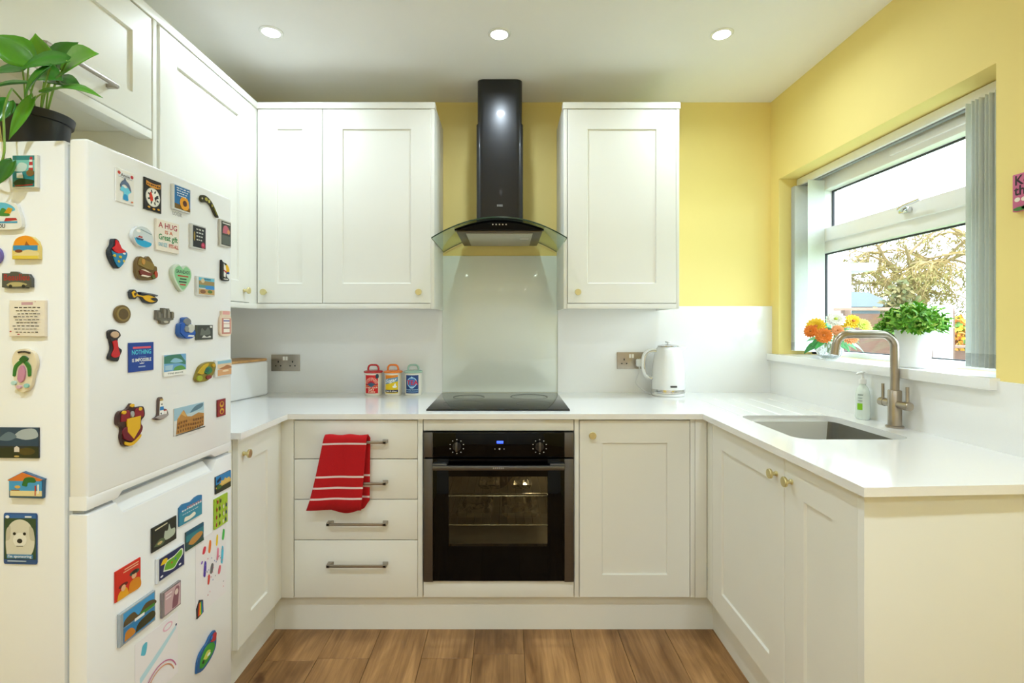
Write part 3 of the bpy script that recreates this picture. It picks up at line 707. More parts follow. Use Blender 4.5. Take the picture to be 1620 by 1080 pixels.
canister(-.468, '#9fc3b4', 'cream canister with a pale green lid and a blue tea label', (['#123c7c', '#a9d4ee', '#3b78bd', '#d8131c'], art_tea))
# bread bin, turned a little in the corner
bb = thing('bread_bin', 'white bread bin with a wooden lid in the worktop corner', 'bread bin', (-1.312, 2.47, ZT), R(-12))
mk('bin', B().prism(rrect(-.085, .085, -.165, .165, .03, 6), .0005, .172, bev=.012, seg=3), gloss_white, bb, local=True)
mk('lid', B().prism(rrect(-.082, .082, -.162, .162, .028, 6), .1722, .184, bev=.003), mat('bamboo', '#c99a5e', .45, noise=.2, scale=30, stretch=(20, 1, 1)), bb, local=True)

# ------------------------------------------------------------------ towel over the top drawer handle
tw = B(); zs = [.516, .555, .5625, .597, .6045, .640, .6475, .70, .74, .768, .775, .79, .801]
stripes = {1, 3, 5, 9}
NX = 22
def edge(l0, l1, t): return l0 + (l1 - l0) * t
rows = []
for i, z in enumerate(zs):                                  # front fall, bottom to top
    t = (z - .516) / (.801 - .516)
    L_ = edge(-.777, -.712, t ** .8); R_ = edge(-.566, -.5445, t); rows.append([])
    for k in range(NX + 1):
        s = k / NX; x = edge(L_, R_, s); slack = (1 - t)
        y = 2.016 - .004*math.sin(s*9 + .6) * slack - .006 * slack - .003*math.sin(s*3.1+1)*slack
        if i == len(zs) - 1: y = 2.022
        rows[-1].append((x, y, z + .004*math.sin(s*2.5)*(1 if i < 1 else .6) - (.004*s if i == 0 else 0)))
top = [[(edge(-.711, -.5445, k/NX), y, z + .002*math.sin(k*.6)) for k in range(NX+1)] for y, z in ((2.028, .805), (2.036, .803))]
back_z = [.79, .775, .768, .70, .6475, .640, .6045, .597, .5625, .555, .506]
bstr = {1, 4, 6, 8}
brow = []
for i, z in enumerate(back_z):
    t = (z - .506) / (.79 - .506); L_ = edge(-.69, -.708, t); R_ = edge(-.5405, -.538, t)
    brow.append([])
    for k in range(NX + 1):
        s = k / NX; x = edge(L_, R_, s); zz = z - (.012*math.sin(s*4.2) if i == len(back_z)-1 else 0) + (.028*max(0, s-.85)/.15 if i == len(back_z)-1 else 0)
        brow[-1].append((x, 2.0425 + .0022*math.sin(s*11)*(1-t), zz))
allr = rows + top + brow; vs = [p for r in allr for p in r]; fs = []; ms = []
for i in range(len(allr) - 1):
    st = (i in stripes) if i < len(rows) - 1 else (i - len(rows) - len(top) in bstr)
    for k in range(NX): tw.f.append([i*(NX+1)+k, i*(NX+1)+k+1, (i+1)*(NX+1)+k+1, (i+1)*(NX+1)+k]); tw.m.append(1 if st else 0)
tw.v = vs
two = tag(mk('tea_towel', tw, [mat('red_terry', '#c20a14', .95, noise=.18, scale=600, bump=.8), mat('white_terry', '#f0d9d6', .95, noise=.1, scale=600, bump=.8)], loc=(-.63, 2.03, .8), smooth=60), 'red tea towel with white stripes hung on the top drawer handle', 'towel')
md = two.modifiers.new('thickness', 'SOLIDIFY'); md.thickness = .0035; md.offset = 0

# ------------------------------------------------------------------ fridge freezer
FA = R(-2.5); FO = (-.901, 1.11, 0)
FW, FH = .54, 1.64
fr = thing('fridge_freezer', 'white freestanding fridge freezer covered in magnets', 'fridge', FO, FA)
DT = .042                                                   # door thickness
mk('body', B().box(-.525, -DT-.012, .004, FW-.004, .012, FH-.002, bev=.006), fridge_m, fr, local=True)
mk('gasket', B().box(-DT-.012, -DT, .012, FW-.012, .05, FH-.01), gasket, fr, local=True)
def fdoor(z0, z1): return B().box(-DT, 0, 0, FW, z0, z1, bev=.007, seg=3)
ud = B()
# upper door: main slab plus the thinner grip rim along its lower edge
ud.box(-DT, 0, 0, FW, .862, FH, bev=.007, seg=3)
ud.prism([(0, .838), (.085, .838), (.098, .85), (.435, .85), (.455, .838), (FW, .838), (FW, .868), (0, .868)], -DT+.001, -.0008, 'x', bev=.002)
updoor = mk('upper_door', ud, fridge_m, fr, local=True)
lo = B()
lo.prism([(0, .06), (FW, .06), (FW, .829), (.46, .829), (.44, .80), (.10, .80), (.08, .829), (0, .829)], -DT, 0, 'x', bev=.004, seg=2)
lodoor = mk('lower_door', lo, fridge_m, fr, local=True)
mk('grip_recess', B().prism([(-DT+.002, .797), (-.004, .797), (-DT+.012, .829), (-DT+.002, .829)], .10, .44, 'y'), fridge_m, lodoor, local=True)
mk('hinge', B().box(-DT+.004, -.012, .006, .03, .8292, .8378, bev=.001), mat('hinge_grey', '#9aa0a5', .4), fr, local=True)
for y in (.05, FW-.05): mk('foot', B().lathe([(.018, 0), (.018, .02), (.012, .022), (.012, .03), (0, .03)], (-.08, y, 0), 16), mat('foot_dark', '#333333', .5), fr, local=True)
vs, fs = text_mesh('LOGIK', .0145); lt = B(); lt.add([(.0004, .285 + x*.9, 1.536 + y) for x, y, z in vs], fs)
mk('lettering', lt, mat('lettering_grey', '#b4b6b8', .3, .4), updoor, local=True, smooth=0)
FM = WM[fr]

# ------------------------------------------------------------------ magnets and papers on the fridge
def blob(pts, n=4): return [(p.x, p.y) for p in smooth_path([(a, b, 0) for a, b in pts + [pts[0]]], n)[:-1]]
def ell(cx, cy, rx, ry, n=24): return [(cx + rx*math.cos(2*math.pi*k/n), cy + ry*math.sin(2*math.pi*k/n)) for k in range(n)]
RECT = [(0, 0), (1, 0), (1, 1), (0, 1)]
def magnet(name, label, u, z, w, h, t, base, shapes, outline=RECT, face='door', relief=0, tilt=0, cat='magnet', rough=.35, group='magnets on the fridge freezer', coat=.2, bev=.0006):
    """local frame: x across, z up, the printed face towards -y"""
    if face == 'door': p = FM @ Vector((.0003, u, z)); rz = FA + R(90)
    else: p = FM @ Vector((u, .0037, z)); rz = FA
    ct, st_ = math.cos(R(tilt)), math.sin(R(tilt))
    def Q(a, b): x, y = (a - .5)*w, (b - .5)*h; return (x*ct - y*st_, x*st_ + y*ct)
    sl = B().prism([Q(a, b) for a, b in outline], 0, -t, 'y', bev=bev, seg=1)
    o = mk(name, sl, mat('slab_' + base[1:] + ('_r%d' % (rough*100)), base, rough, coat=coat, noise=.03, scale=60), loc=p, rz=rz, local=True)
    tag(o, label, cat, group)
    if shapes:
        cols = []; b = B()
        def mi(c):
            if c not in cols: cols.append(c)
            return cols.index(c)
        for i, s in enumerate(shapes):
            k, c = s[0], s[1]; y = -t - .0002 - .00011*i
            if k == 'r': pts = [(s[2], s[3]), (s[4], s[3]), (s[4], s[5]), (s[2], s[5])]
            elif k == 'e': pts = ell(*s[2:6])
            elif k == 'p': pts = s[2]
            elif k == 'l':
                (x0, y0, x1, y1, wd) = s[2:7]; dx, dy = (x1-x0)*w, (y1-y0)*h; L = math.hypot(dx, dy) or 1; nx, ny = -dy/L*wd/2/w*h, dx/L*wd/2
                pts = [(x0+nx, y0+ny), (x1+nx, y1+ny), (x1-nx, y1-ny), (x0-nx, y0-ny)]
            if k == 't':
                cx, cy, size, txt = s[2:6]; vs, fs = text_mesh(txt, size*h)
                mw = s[6]*w if len(s) > 6 else None; W = max(v[0] for v in vs) - min(v[0] for v in vs)
                f = mw / W if mw else 1
                rot = R(s[7]) if len(s) > 7 else 0
                out = []
                for vx, vy, _ in vs:
                    vx *= f; a, bb_ = vx*math.cos(rot) - vy*math.sin(rot), vx*math.sin(rot) + vy*math.cos(rot)
                    q = Q(cx + a/w, cy + bb_/h); out.append((q[0], y, q[1]))
                b.add(out, fs, mi(c))
            elif relief:
                pr = B().prism([Q(*p) for p in pts], -t + .0002, -t - relief*(1 + .25*(i % 4)) - .00011*i, 'y', bev=min(.0005, relief*.3), seg=1); b.add(pr.v, pr.f, mi(c))
            else:
                q = [Q(*p) for p in pts]; b.add([(a, y, c_) for a, c_ in q], [list(range(len(q)))], mi(c))
        mk('raised_detail' if relief else 'printed_face', b, [ink(c) for c in cols], o, local=True, smooth=0)
    return o
def scribble(c, x0, x1, y, hgt, n, seed=0):
    r = random.Random(seed); out = []; x = x0
    for i in range(n):
        wd = (x1-x0)/n; out.append(('r', c, x + wd*.08, y - hgt*.5*r.uniform(.5, 1), x + wd*r.uniform(.7, .92), y + hgt*.5*r.uniform(.5, 1))); x += wd
    return out
def photo(sky, land, low, extra=(), border=None):
    s = []
    if border: s.append(('r', border, 0, 0, 1, 1))
    e = .06 if border else .0
    s += [('r', sky, e, .5, 1-e, 1-e), ('r', low, e, e, 1-e, .52), ('p', land, [(e, .36), (.22, .48), (.45, .6), (.62, .52), (.82, .64), (1-e, .5), (1-e, .34), (e, .3)])]
    return s + list(extra)

# upper door
magnet('name_magnet', 'white card magnet with a leaping dolphin and a name banner', .101, 1.561, .055, .077, .003, '#f4f4f2', [
    ('p', '#e9edf4', [(.1, .76), (.9, .76), (.9, .9), (.1, .9)]), ('t', '#3a3f45', .5, .83, .13, 'Annie', .5), ('e', '#c9402c', .16, .88, .08, .05), ('e', '#c8232e', .86, .86, .08, .055), ('l', '#9aa3ad', .12, .76, .88, .76, .012),
    ('p', '#6fd3f2', blob([(.2, .35), (.3, .5), (.5, .46), (.72, .52), (.82, .4), (.66, .3), (.62, .15), (.36, .15), (.4, .32)])), ('p', '#5a6f93', blob([(.2, .52), (.3, .64), (.46, .7), (.66, .64), (.78, .5), (.8, .38), (.66, .48), (.5, .56), (.34, .54), (.24, .44)])), ('p', '#47587a', [(.4, .68), (.46, .78), (.55, .68)]), ('p', '#1f9fe0', blob([(.36, .1), (.42, .26), (.58, .26), (.64, .1)])), ('e', '#d0642c', .86, .09, .06, .025)])
clk = [('r', '#15100c', 0, 0, 1, 1), ('e', '#e8e6dc', .5, .44, .42, .30), ('e', '#fbfbf5', .5, .44, .36, .26), ('p', '#e43a12', blob([(.28, .5), (.36, .6), (.46, .5), (.5, .36), (.4, .28), (.3, .38)])), ('p', '#1d2430', blob([(.58, .44), (.7, .5), (.84, .46), (.68, .4), (.64, .3)]))]
for k in range(8):
    a = R(45*k + 20); clk.append(('l', '#22261f', .5 + .2*math.cos(a), .44 + .15*math.sin(a), .5 + .33*math.cos(a), .44 + .24*math.sin(a), .05))
clk += [('p', '#d9942a', [(.08, .78), (.3, .74), (.5, .73), (.7, .74), (.92, .78), (.92, .92), (.7, .88), (.5, .87), (.3, .88), (.08, .92)])]
clk += scribble('#15100c', .12, .9, .82, .05, 7, 4) + [('e', '#e2a92f', .22, .1, .08, .03), ('e', '#e2a92f', .5, .07, .08, .03), ('e', '#e2a92f', .78, .09, .08, .03)]
magnet('crest_magnet', 'black magnet with a round emblem under gold lettering', .190, 1.563, .059, .079, .003, '#15100c', clk)
crys = dict(coat=.8, rough=.1)
sf = [('r', '#2377b8', .06, .06, .97, .97), ('p', '#7a5a12', [(.06, .06), (.97, .06), (.97, .2), (.06, .26)])]
for k in range(14):
    a = R(360*k/14); sf.append(('e', '#f2a71b', .62 + .18*math.cos(a), .34 + .18*math.sin(a), .1, .1))
sf += [('e', '#5a2c0c', .62, .34, .12, .12)] + sum([scribble('#e7f2fa', .12, .9 - .08*i, .88 - .1*i, .05, 4 + i % 2, i) for i in range(4)], [])
magnet('sunflower_magnet', 'acrylic block magnet with a sunflower on a blue sky', .293, 1.579, .069, .067, .008, '#e3e8ea', sf, **crys)
bo = blob([(.0, .72), (.08, .97), (.34, 1.0), (.62, .78), (.86, .36), (1, .06), (.92, 0), (.8, .12), (.6, .5), (.38, .66), (.1, .58)])
magnet('boomerang_magnet', 'dark boomerang shaped magnet with painted markings', .418, 1.588, .087, .052, .006, '#33300f', [('e', '#b5b04a', .3, .82, .08, .1), ('e', '#d6cf6a', .45, .76, .05, .09), ('e', '#a39a3c', .62, .58, .05, .08), ('l', '#8b8a3a', .7, .5, .9, .14, .08), ('e', '#d9d6b5', .08, .78, .03, .05)], bo, relief=.0008)
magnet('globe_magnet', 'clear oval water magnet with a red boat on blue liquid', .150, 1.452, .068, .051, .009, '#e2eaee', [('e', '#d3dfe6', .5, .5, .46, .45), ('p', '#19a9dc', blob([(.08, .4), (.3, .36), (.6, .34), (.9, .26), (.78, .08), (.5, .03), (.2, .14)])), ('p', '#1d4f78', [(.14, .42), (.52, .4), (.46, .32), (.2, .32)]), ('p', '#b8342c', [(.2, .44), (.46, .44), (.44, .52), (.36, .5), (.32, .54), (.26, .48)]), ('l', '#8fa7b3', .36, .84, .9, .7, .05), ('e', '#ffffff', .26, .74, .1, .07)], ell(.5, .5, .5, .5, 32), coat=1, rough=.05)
magnet('motto_magnet', 'white tile magnet reading a hug is a great gift', .241, 1.468, .085, .080, .006, '#f3ede2', [('t', '#b03a4a', .5, .82, .25, 'A HUG', .82), ('t', '#d2622c', .52, .62, .16, 'IS A', .34), ('t', '#2f8f57', .5, .44, .26, 'Great gift', .84), ('t', '#8fc4d8', .26, .2, .17, 'ONE SIZE', .38), ('t', '#c8413b', .74, .2, .17, 'FITS ALL', .42)])
magnet('quote_magnet', 'black acrylic magnet with white quote lines and a pink flower', .365, 1.488, .065, .067, .007, '#d9dcdc', [('r', '#23262b', .1, .05, .97, .95), ('e', '#b02a50', .8, .18, .14, .13), ('e', '#d8587a', .78, .2, .06, .06), ('e', '#a68b3a', .2, .5, .05, .2)] + sum([scribble('#d4d7d2', .3, .88 - .06*i, .82 - .15*i, .07, 3, i + 9) for i in range(4)], []), **crys)
magnet('picture_magnet', 'tall dark framed picture magnet near the top edge of the fridge door', .496, 1.521, .057, .081, .007, '#c9c8c0', [('r', '#3c4038', .1, .05, .97, .95), ('p', '#c4667a', blob([(.2, .5), (.3, .75), (.6, .8), (.9, .6), (.6, .5)])), ('r', '#5d6660', .14, .08, .92, .42), ('r', '#e3e3dc', .2, .86, .9, .9), ('e', '#e39a6a', .75, .58, .12, .09)], **crys)
magnet('cupcake_magnet', 'red and blue spotted cupcake shaped magnet', .072, 1.400, .050, .065, .010, '#15202c', [('p', '#1b85b8', blob([(.1, .58), (.4, .52), (.96, .6), (.9, .34), (.56, .04), (.3, .18)])), ('p', '#d8161c', blob([(.12, .66), (.3, .78), (.34, .98), (.54, .86), (.66, .72), (.9, .62), (.4, .52)])), ('e', '#d9c22f', .24, .42, .07, .05), ('e', '#d9c22f', .55, .4, .08, .05), ('e', '#d9c22f', .78, .28, .06, .05), ('e', '#d9c22f', .48, .24, .07, .04), ('e', '#f4f4f4', .78, .54, .08, .03)], blob([(.02, .6), (.18, .78), (.26, 1.0), (.52, .98), (.68, .74), (.98, .62), (.96, .36), (.56, 0), (.3, .08), (.06, .36)]), relief=.002)
magnet('resin_magnet', 'brown resin relief magnet shaped like an open mouthed beast', .163, 1.377, .073, .061, .008, '#6e5626', [('p', '#8a7430', blob([(.08, .6), (.2, .88), (.5, .8), (.8, .7), (.74, .46), (.4, .5)])), ('p', '#7a2a1c', blob([(.12, .36), (.4, .44), (.72, .3), (.56, .18), (.24, .16)])), ('p', '#f1e6d2', [(.18, .42), (.4, .43), (.66, .32), (.44, .36)]), ('p', '#f1e6d2', [(.2, .16), (.24, .22), (.5, .2), (.64, .2), (.5, .14)]), ('e', '#5a6a2a', .8, .2, .1, .09), ('e', '#b0472c', .9, .3, .07, .14), ('e', '#c29040', .3, .74, .07, .12)], blob([(.02, .3), (.04, .7), (.2, .94), (.42, .9), (.58, 1), (.76, .82), (.84, .66), (.98, .6), (.96, .2), (.8, .08), (.4, 0), (.12, .06)]), relief=.002)
hrt = blob([(.5, .86), (.3, 1.0), (.06, .86), (.02, .58), (.2, .26), (.5, 0), (.8, .26), (.98, .58), (.94, .86), (.7, 1.0)], 4)
magnet('heart_magnet', 'pale green heart shaped magnet about grandads', .291, 1.364, .078, .072, .010, '#cfe0cc', [('p', '#8fd09a', [((a-.5)*.88+.52, (b-.5)*.88+.51) for a, b in hrt]), ('t', '#22352a', .52, .73, .17, 'GRANDADS', .72), ('l', '#b0432c', .25, .58, .8, .58, .05), ('l', '#1f5c38', .36, .47, .7, .47, .05), ('l', '#22352a', .3, .36, .7, .36, .05), ('l', '#c23b35', .36, .26, .66, .26, .05)], hrt)
magnet('photo_magnet', 'beach and pool photo magnet beside the green heart', .399, 1.350, .082, .054, .007, '#dfe3e4', [('r', '#6cc2dc', .08, .78, .97, .95), ('r', '#a08a5a', .08, .5, .97, .78), ('e', '#d9c8a0', .3, .78, .1, .12), ('r', '#5b9a9a', .08, .4, .97, .56), ('p', '#3c8fd8', blob([(.42, .4), (.5, .52), (.9, .54), (.95, .34), (.6, .3)])), ('r', '#c9a56a', .08, .06, .97, .34), ('e', '#8a5a3a', .3, .2, .16, .1), ('e', '#5a7a3a', .7, .22, .14, .09), ('t', '#2c5c80', .55, .87, .12, 'TENERIFE', .4)], **crys)
magnet('bird_magnet', 'small black white and yellow bird shaped magnet', .493, 1.406, .043, .063, .007, '#17181b', [('p', '#f4f4f0', [(.3, .84), (.5, .74), (.6, .5), (.5, .16), (.3, .2)]), ('p', '#f1c21b', blob([(.5, .74), (.7, .8), (.95, .6), (.92, .42), (.66, .44)])), ('e', '#1f4fa0', .82, .4, .14, .06), ('l', '#d0322a', .3, .5, .6, .4, .06), ('r', '#f0f0ee', .3, .06, .8, .1)], blob([(.12, 1.0), (.3, .9), (.7, .84), (1, .6), (.94, .38), (.7, .34), (.76, .2), (1, .1), (.9, 0), (.2, .02), (.1, .3)]), relief=.0015)
hel = blob([(.0, .8), (.08, 1), (.2, .94), (.24, .68), (.36, .66), (.34, .86), (.6, .84), (.96, .74), (.94, .62), (.86, .6), (.98, .36), (.9, .1), (.7, 0), (.5, .12), (.38, .46), (.24, .5), (.18, .3), (.04, .34)])
magnet('helicopter_magnet', 'yellow helicopter shaped rubber magnet', .157, 1.306, .093, .032, .008, '#2b2e38', [('p', '#e8b50f', blob([(.03, .76), (.12, .92), (.2, .7), (.4, .58), (.62, .66), (.86, .5), (.9, .26), (.7, .12), (.5, .26), (.38, .5), (.2, .52), (.1, .4)])), ('e', '#4a3210', .14, .66, .04, .12), ('p', '#23262e', blob([(.66, .4), (.8, .5), (.94, .36), (.82, .24)])), ('l', '#6e7686', .34, .82, .94, .68, .08)], hel, relief=.0015)
magnet('coin_magnet', 'round bronze medallion magnet', .092, 1.263, .048, .042, .005, '#6f5a2c', [('e', '#8f7a40', .5, .5, .4, .4), ('e', '#5d4a22', .5, .5, .3, .3), ('t', '#b59a52', .5, .5, .5, '96', .42)], ell(.5, .5, .5, .5, 28), relief=.0012, rough=.3)
cas = [(0, .3), (.02, .86), (.18, .86), (.18, .66), (.32, .66), (.34, 1), (.5, 1), (.5, .84), (.56, .84), (.58, .98), (.74, .98), (.76, .66), (.84, .66), (.86, .8), (1, .8), (1, .3), (.8, .24), (.74, .06), (.5, 0), (.26, .06), (.22, .24)]
magnet('castle_magnet', 'grey pewter castle shaped magnet', .228, 1.260, .062, .043, .008, '#6d6a60', [('r', '#807c70', .06, .4, .2, .74), ('r', '#88847a', .36, .4, .5, .92), ('r', '#88847a', .58, .4, .72, .9), ('r', '#807c70', .84, .4, .96, .74), ('e', '#b8b4a8', .5, .16, .14, .07)], cas, relief=.0018, rough=.35)
magnet('globe_figure_magnet', 'blue and silver rounded figurine magnet', .309, 1.229, .070, .059, .012, '#2c62b4', [('p', '#1f57b4', blob([(.04, .3), (.1, .7), (.3, .7), (.3, .34), (.9, .3), (.8, .06), (.4, .02)])), ('e', '#7d8287', .44, .8, .2, .16), ('e', '#c9ccc4', .62, .48, .2, .2), ('e', '#8a8f90', .36, .46, .12, .14), ('p', '#eef0ee', [(.44, .1), (.8, .08), (.84, .16), (.5, .18)])], blob([(.02, .26), (.06, .66), (.26, .76), (.3, .96), (.5, 1), (.68, .86), (.76, .62), (.9, .46), (1, .26), (.84, .04), (.44, 0), (.14, .1)]), relief=.003)
magnet('photo_magnet', 'dark photo magnet of shadowy ruins with a small white corner stamp', .396, 1.216, .076, .043, .005, '#4a5248', [('r', '#3b3f3c', .05, .05, .97, .95), ('p', '#6b716a', blob([(.2, .3), (.3, .8), (.5, .6), (.7, .84), (.84, .4), (.5, .3)])), ('p', '#d8dad4', blob([(.3, .14), (.44, .3), (.6, .18), (.8, .26), (.84, .14)])), ('r', '#e8e8e4', .8, .8, .94, .94)])
btl = blob([(.14, .98), (.86, .98), (.86, .82), (.98, .7), (1, .3), (.94, .06), (.5, 0), (.06, .06), (0, .3), (.02, .7), (.14, .82)], 3)
magnet('bottle_magnet', 'pink medicine bottle shaped magnet', .498, 1.242, .060, .081, .007, '#ecd9c4', [('p', '#e8a9a4', [(.2, .84), (.82, .84), (.82, .97), (.2, .97)]), ('p', '#c98478', [(.12, .1), (.92, .1), (.92, .7), (.12, .7)]), ('r', '#f7eee6', .26, .5, .8, .68), ('r', '#3a4aa8', .26, .58, .8, .62), ('r', '#f7eee6', .26, .34, .8, .48), ('r', '#f7eee6', .26, .16, .8, .3), ('r', '#55504a', .26, .31, .8, .335)], btl)
magnet('rubber_magnet', 'small slender red and black rubber magnet', .066, 1.191, .043, .073, .007, '#1d1616', [('p', '#c8141c', blob([(.3, .62), (.6, .66), (.7, .4), (.8, .2), (.5, .12), (.24, .2), (.4, .4)])), ('e', '#c9a98a', .46, .84, .26, .1)], blob([(.14, .74), (.12, .94), (.4, 1), (.76, .94), (.9, .8), (.7, .68), (.74, .46), (.98, .34), (.84, .16), (.7, 0), (.3, .04), (.12, .14), (.3, .4), (.24, .64)]), relief=.002)
magnet('motto_magnet', 'royal blue magnet reading nothing is impossible', .152, 1.160, .080, .070, .003, '#123f9a', [('r', '#123f9a', 0, 0, 1, 1), ('r', '#e0566a', .15, .79, .88, .86), ('t', '#54cfe6', .5, .66, .22, 'NOTHING', .78), ('l', '#7fa4d8', .36, .5, .68, .5, .012), ('t', '#f4f6f4', .5, .39, .16, 'IS IMPOSSIBLE', .78), ('p', '#f4f6f4', [(.42, .26), (.4, .3), (.46, .28), (.5, .31), (.54, .28), (.6, .3), (.58, .26)]), ('l', '#a9bcdc', .36, .16, .64, .16, .04)])
magnet('photo_magnet', 'photo magnet of a green arched bridge with a white caption strip', .271, 1.131, .086, .056, .004, '#e4e8e2', [('r', '#6fa8d6', 0, .22, 1, 1), ('p', '#3f7f6a', [(0, .5), (0, .92), (.2, .98), (.5, 1), (.74, .98), (.98, .62), (.98, .46), (.7, .56), (0, .6)]), ('p', '#8fc3dc', blob([(.26, .66), (.44, .82), (.7, .76), (.84, .62), (.5, .6)])), ('p', '#5b9a4a', blob([(.4, .24), (.5, .4), (.8, .44), (.96, .24)])), ('p', '#a8cce0', [(.04, .3), (.04, .5), (.4, .52), (.36, .28)]), ('r', '#f3f4f0', 0, 0, 1, .22), ('t', '#6e7670', .5, .11, .1, 'TYNE BRIDGE', .7)])
magnet('island_magnet', 'lumpy yellow and green seed pod shaped magnet', .396, 1.101, .094, .055, .009, '#8a7a1c', [('p', '#c9a81c', blob([(.06, .5), (.3, .84), (.6, .94), (.5, .7), (.3, .4)])), ('p', '#2f7a4a', blob([(.34, .5), (.5, .76), (.68, .72), (.76, .5), (.56, .36)])), ('e', '#1f5f58', .5, .6, .1, .12), ('e', '#a3b02c', .14, .22, .12, .14), ('e', '#8a2f2c', .6, .2, .14, .1), ('e', '#cfa62c', .84, .8, .08, .09)], blob([(0, .2), (.08, .5), (.24, .84), (.56, 1), (.9, .96), (1, .7), (.86, .3), (.6, .04), (.3, 0), (.1, .04)]), relief=.0025)
magnet('photo_magnet', 'acrylic photo magnet of a desert under a pale blue sky', .486, 1.105, .085, .051, .007, '#e6e9ea', [('r', '#8fc2d8', .12, .74, .97, .94), ('r', '#e2c7a4', .12, .5, .97, .76), ('p', '#b0764a', blob([(.14, .46), (.5, .58), (.7, .66), (.95, .54), (.95, .44), (.5, .42)])), ('r', '#dca877', .12, .06, .97, .42), ('e', '#f1d9b8', .6, .32, .2, .06)], **crys)
shield = blob([(.5, .97), (.66, .86), (.94, .84), (1, .62), (.86, .5), (.9, .3), (.76, .14), (.5, 0), (.24, .04), (.14, .24), (.16, .46), (0, .58), (.06, .82), (.34, .86)])
magnet('shield_magnet', 'large red and gold heraldic shield magnet', .114, 1.004, .085, .102, .008, '#3c1a14', [('p', '#8a1220', blob([(.1, .6), (.16, .8), (.4, .82), (.4, .6)])), ('p', '#8a1220', blob([(.6, .6), (.62, .82), (.86, .8), (.92, .62)])), ('p', '#6d0f22', blob([(.2, .2), (.2, .44), (.8, .44), (.84, .26), (.5, .1)])), ('p', '#e2b11c', [(.3, .64), (.8, .64), (.78, .36), (.54, .14), (.32, .34)]), ('p', '#a01622', [(.36, .6), (.54, .6), (.54, .4), (.36, .4)]), ('p', '#c98f14', [(.57, .6), (.74, .6), (.72, .38), (.57, .3)]), ('p', '#e2b11c', blob([(.24, .13), (.5, .07), (.8, .2), (.78, .12), (.5, -.0), (.26, .05)])), ('e', '#e2b11c', .2, .8, .07, .04), ('e', '#e2b11c', .8, .8, .07, .04), ('e', '#e2b11c', .5, .92, .07, .04), ('e', '#a9a9a4', .5, .72, .06, .07)], shield, relief=.0018)
magnet('lighthouse_magnet', 'blue and white lighthouse shaped magnet', .214, 1.024, .052, .058, .007, '#5d4a44', [('p', '#f3f2ee', [(.36, .22), (.4, .84), (.58, .84), (.66, .22)]), ('p', '#2f86c8', [(.375, .42), (.385, .58), (.625, .58), (.64, .42)]), ('r', '#b99a5a', .4, .84, .58, .92), ('p', '#efe9e6', [(.64, .22), (.64, .36), (.84, .36), (.84, .22)]), ('r', '#b02a32', .66, .34, .86, .4), ('e', '#2c2c30', .5, .68, .03, .04), ('e', '#2c2c30', .44, .28, .03, .04), ('p', '#a39a98', blob([(.06, .14), (.4, .22), (.94, .2), (.8, .08), (.4, .04)]))], blob([(.02, .12), (.3, .22), (.34, .6), (.36, .92), (.5, 1), (.62, .92), (.66, .5), (.9, .4), (1, .2), (.8, .04), (.36, 0)], 3), relief=.0015)
col = [('r', '#9fc3d6', 0, .55, 1, 1), ('r', '#bcd0d8', .3, .45, 1, .7), ('p', '#5d7f92', blob([(.5, .7), (.7, .92), (.96, .96), (.9, .8)])), ('p', '#b98440', [(.06, .04), (.1, .6), (.3, .88), (.42, .6), (.56, .56), (.8, .64), (1, .56), (1, .08), (.5, .02)]), ('p', '#d6a85e', [(.28, .86), (.4, .62), (.36, .6), (.22, .74), (.14, .6), (.12, .64)])]
for r_ in range(3):
    for k in range(11):
        x = .12 + .08*k; yb = .12 + .15*r_
        if r_ == 2 and x > .4 and x < .6: continue
        col.append(('e', '#6d451c', x, yb + .02*math.sin(k*.6), .018, .05))
col.append(('p', '#4a4640', [(0, 0), (1, 0), (1, .05), (0, .03)]))
magnet('photo_magnet', 'large photo magnet of a ruined round stone amphitheatre', .332, .977, .126, .073, .002, '#e2e2de', col)
magnet('emblem_magnet', 'small maroon magnet with a gold double loop emblem', .480, .983, .042, .052, .004, '#7d1c24', [('r', '#8f2028', .04, .03, .96, .97), ('e', '#d6a32a', .5, .7, .26, .18), ('e', '#8f2028', .5, .74, .15, .1), ('e', '#d6a32a', .5, .3, .26, .18), ('e', '#8f2028', .5, .26, .15, .1)], relief=0)
# lower door
magnet('photo_magnet', 'photo magnet of a golden castle against a deep blue sky', .489, .752, .079, .052, .004, '#26303a', photo('#2f86c4', '#d6b25a', '#2c3a26', [('p', '#e2c26e', [(.3, .4), (.34, .66), (.5, .6), (.6, .74), (.7, .62), (.9, .66), (.92, .4)]), ('e', '#3f6a2c', .2, .34, .16, .12), ('p', '#1d3c58', [(.05, .74), (.3, .9), (.34, .7), (.1, .6)])]))
gp = [('r', '#a6c832', 0, 0, 1, 1)]
for k in range(14):
    rr = random.Random(k+40); x, y = .15 + .24*(k % 4), .12 + .25*(k // 4)
    gp += [('e', ('#a33a2c', '#3a4a22', '#e9ead2', '#2c3c6a')[k % 4], x + rr.uniform(-.04, .04), y, .05, .07), ('e', '#caa07a', x, y + .08, .03, .03)]
magnet('picture_magnet', 'lime green magnet printed with tiny figures', .477, .667, .068, .091, .004, '#9dbb33', gp)
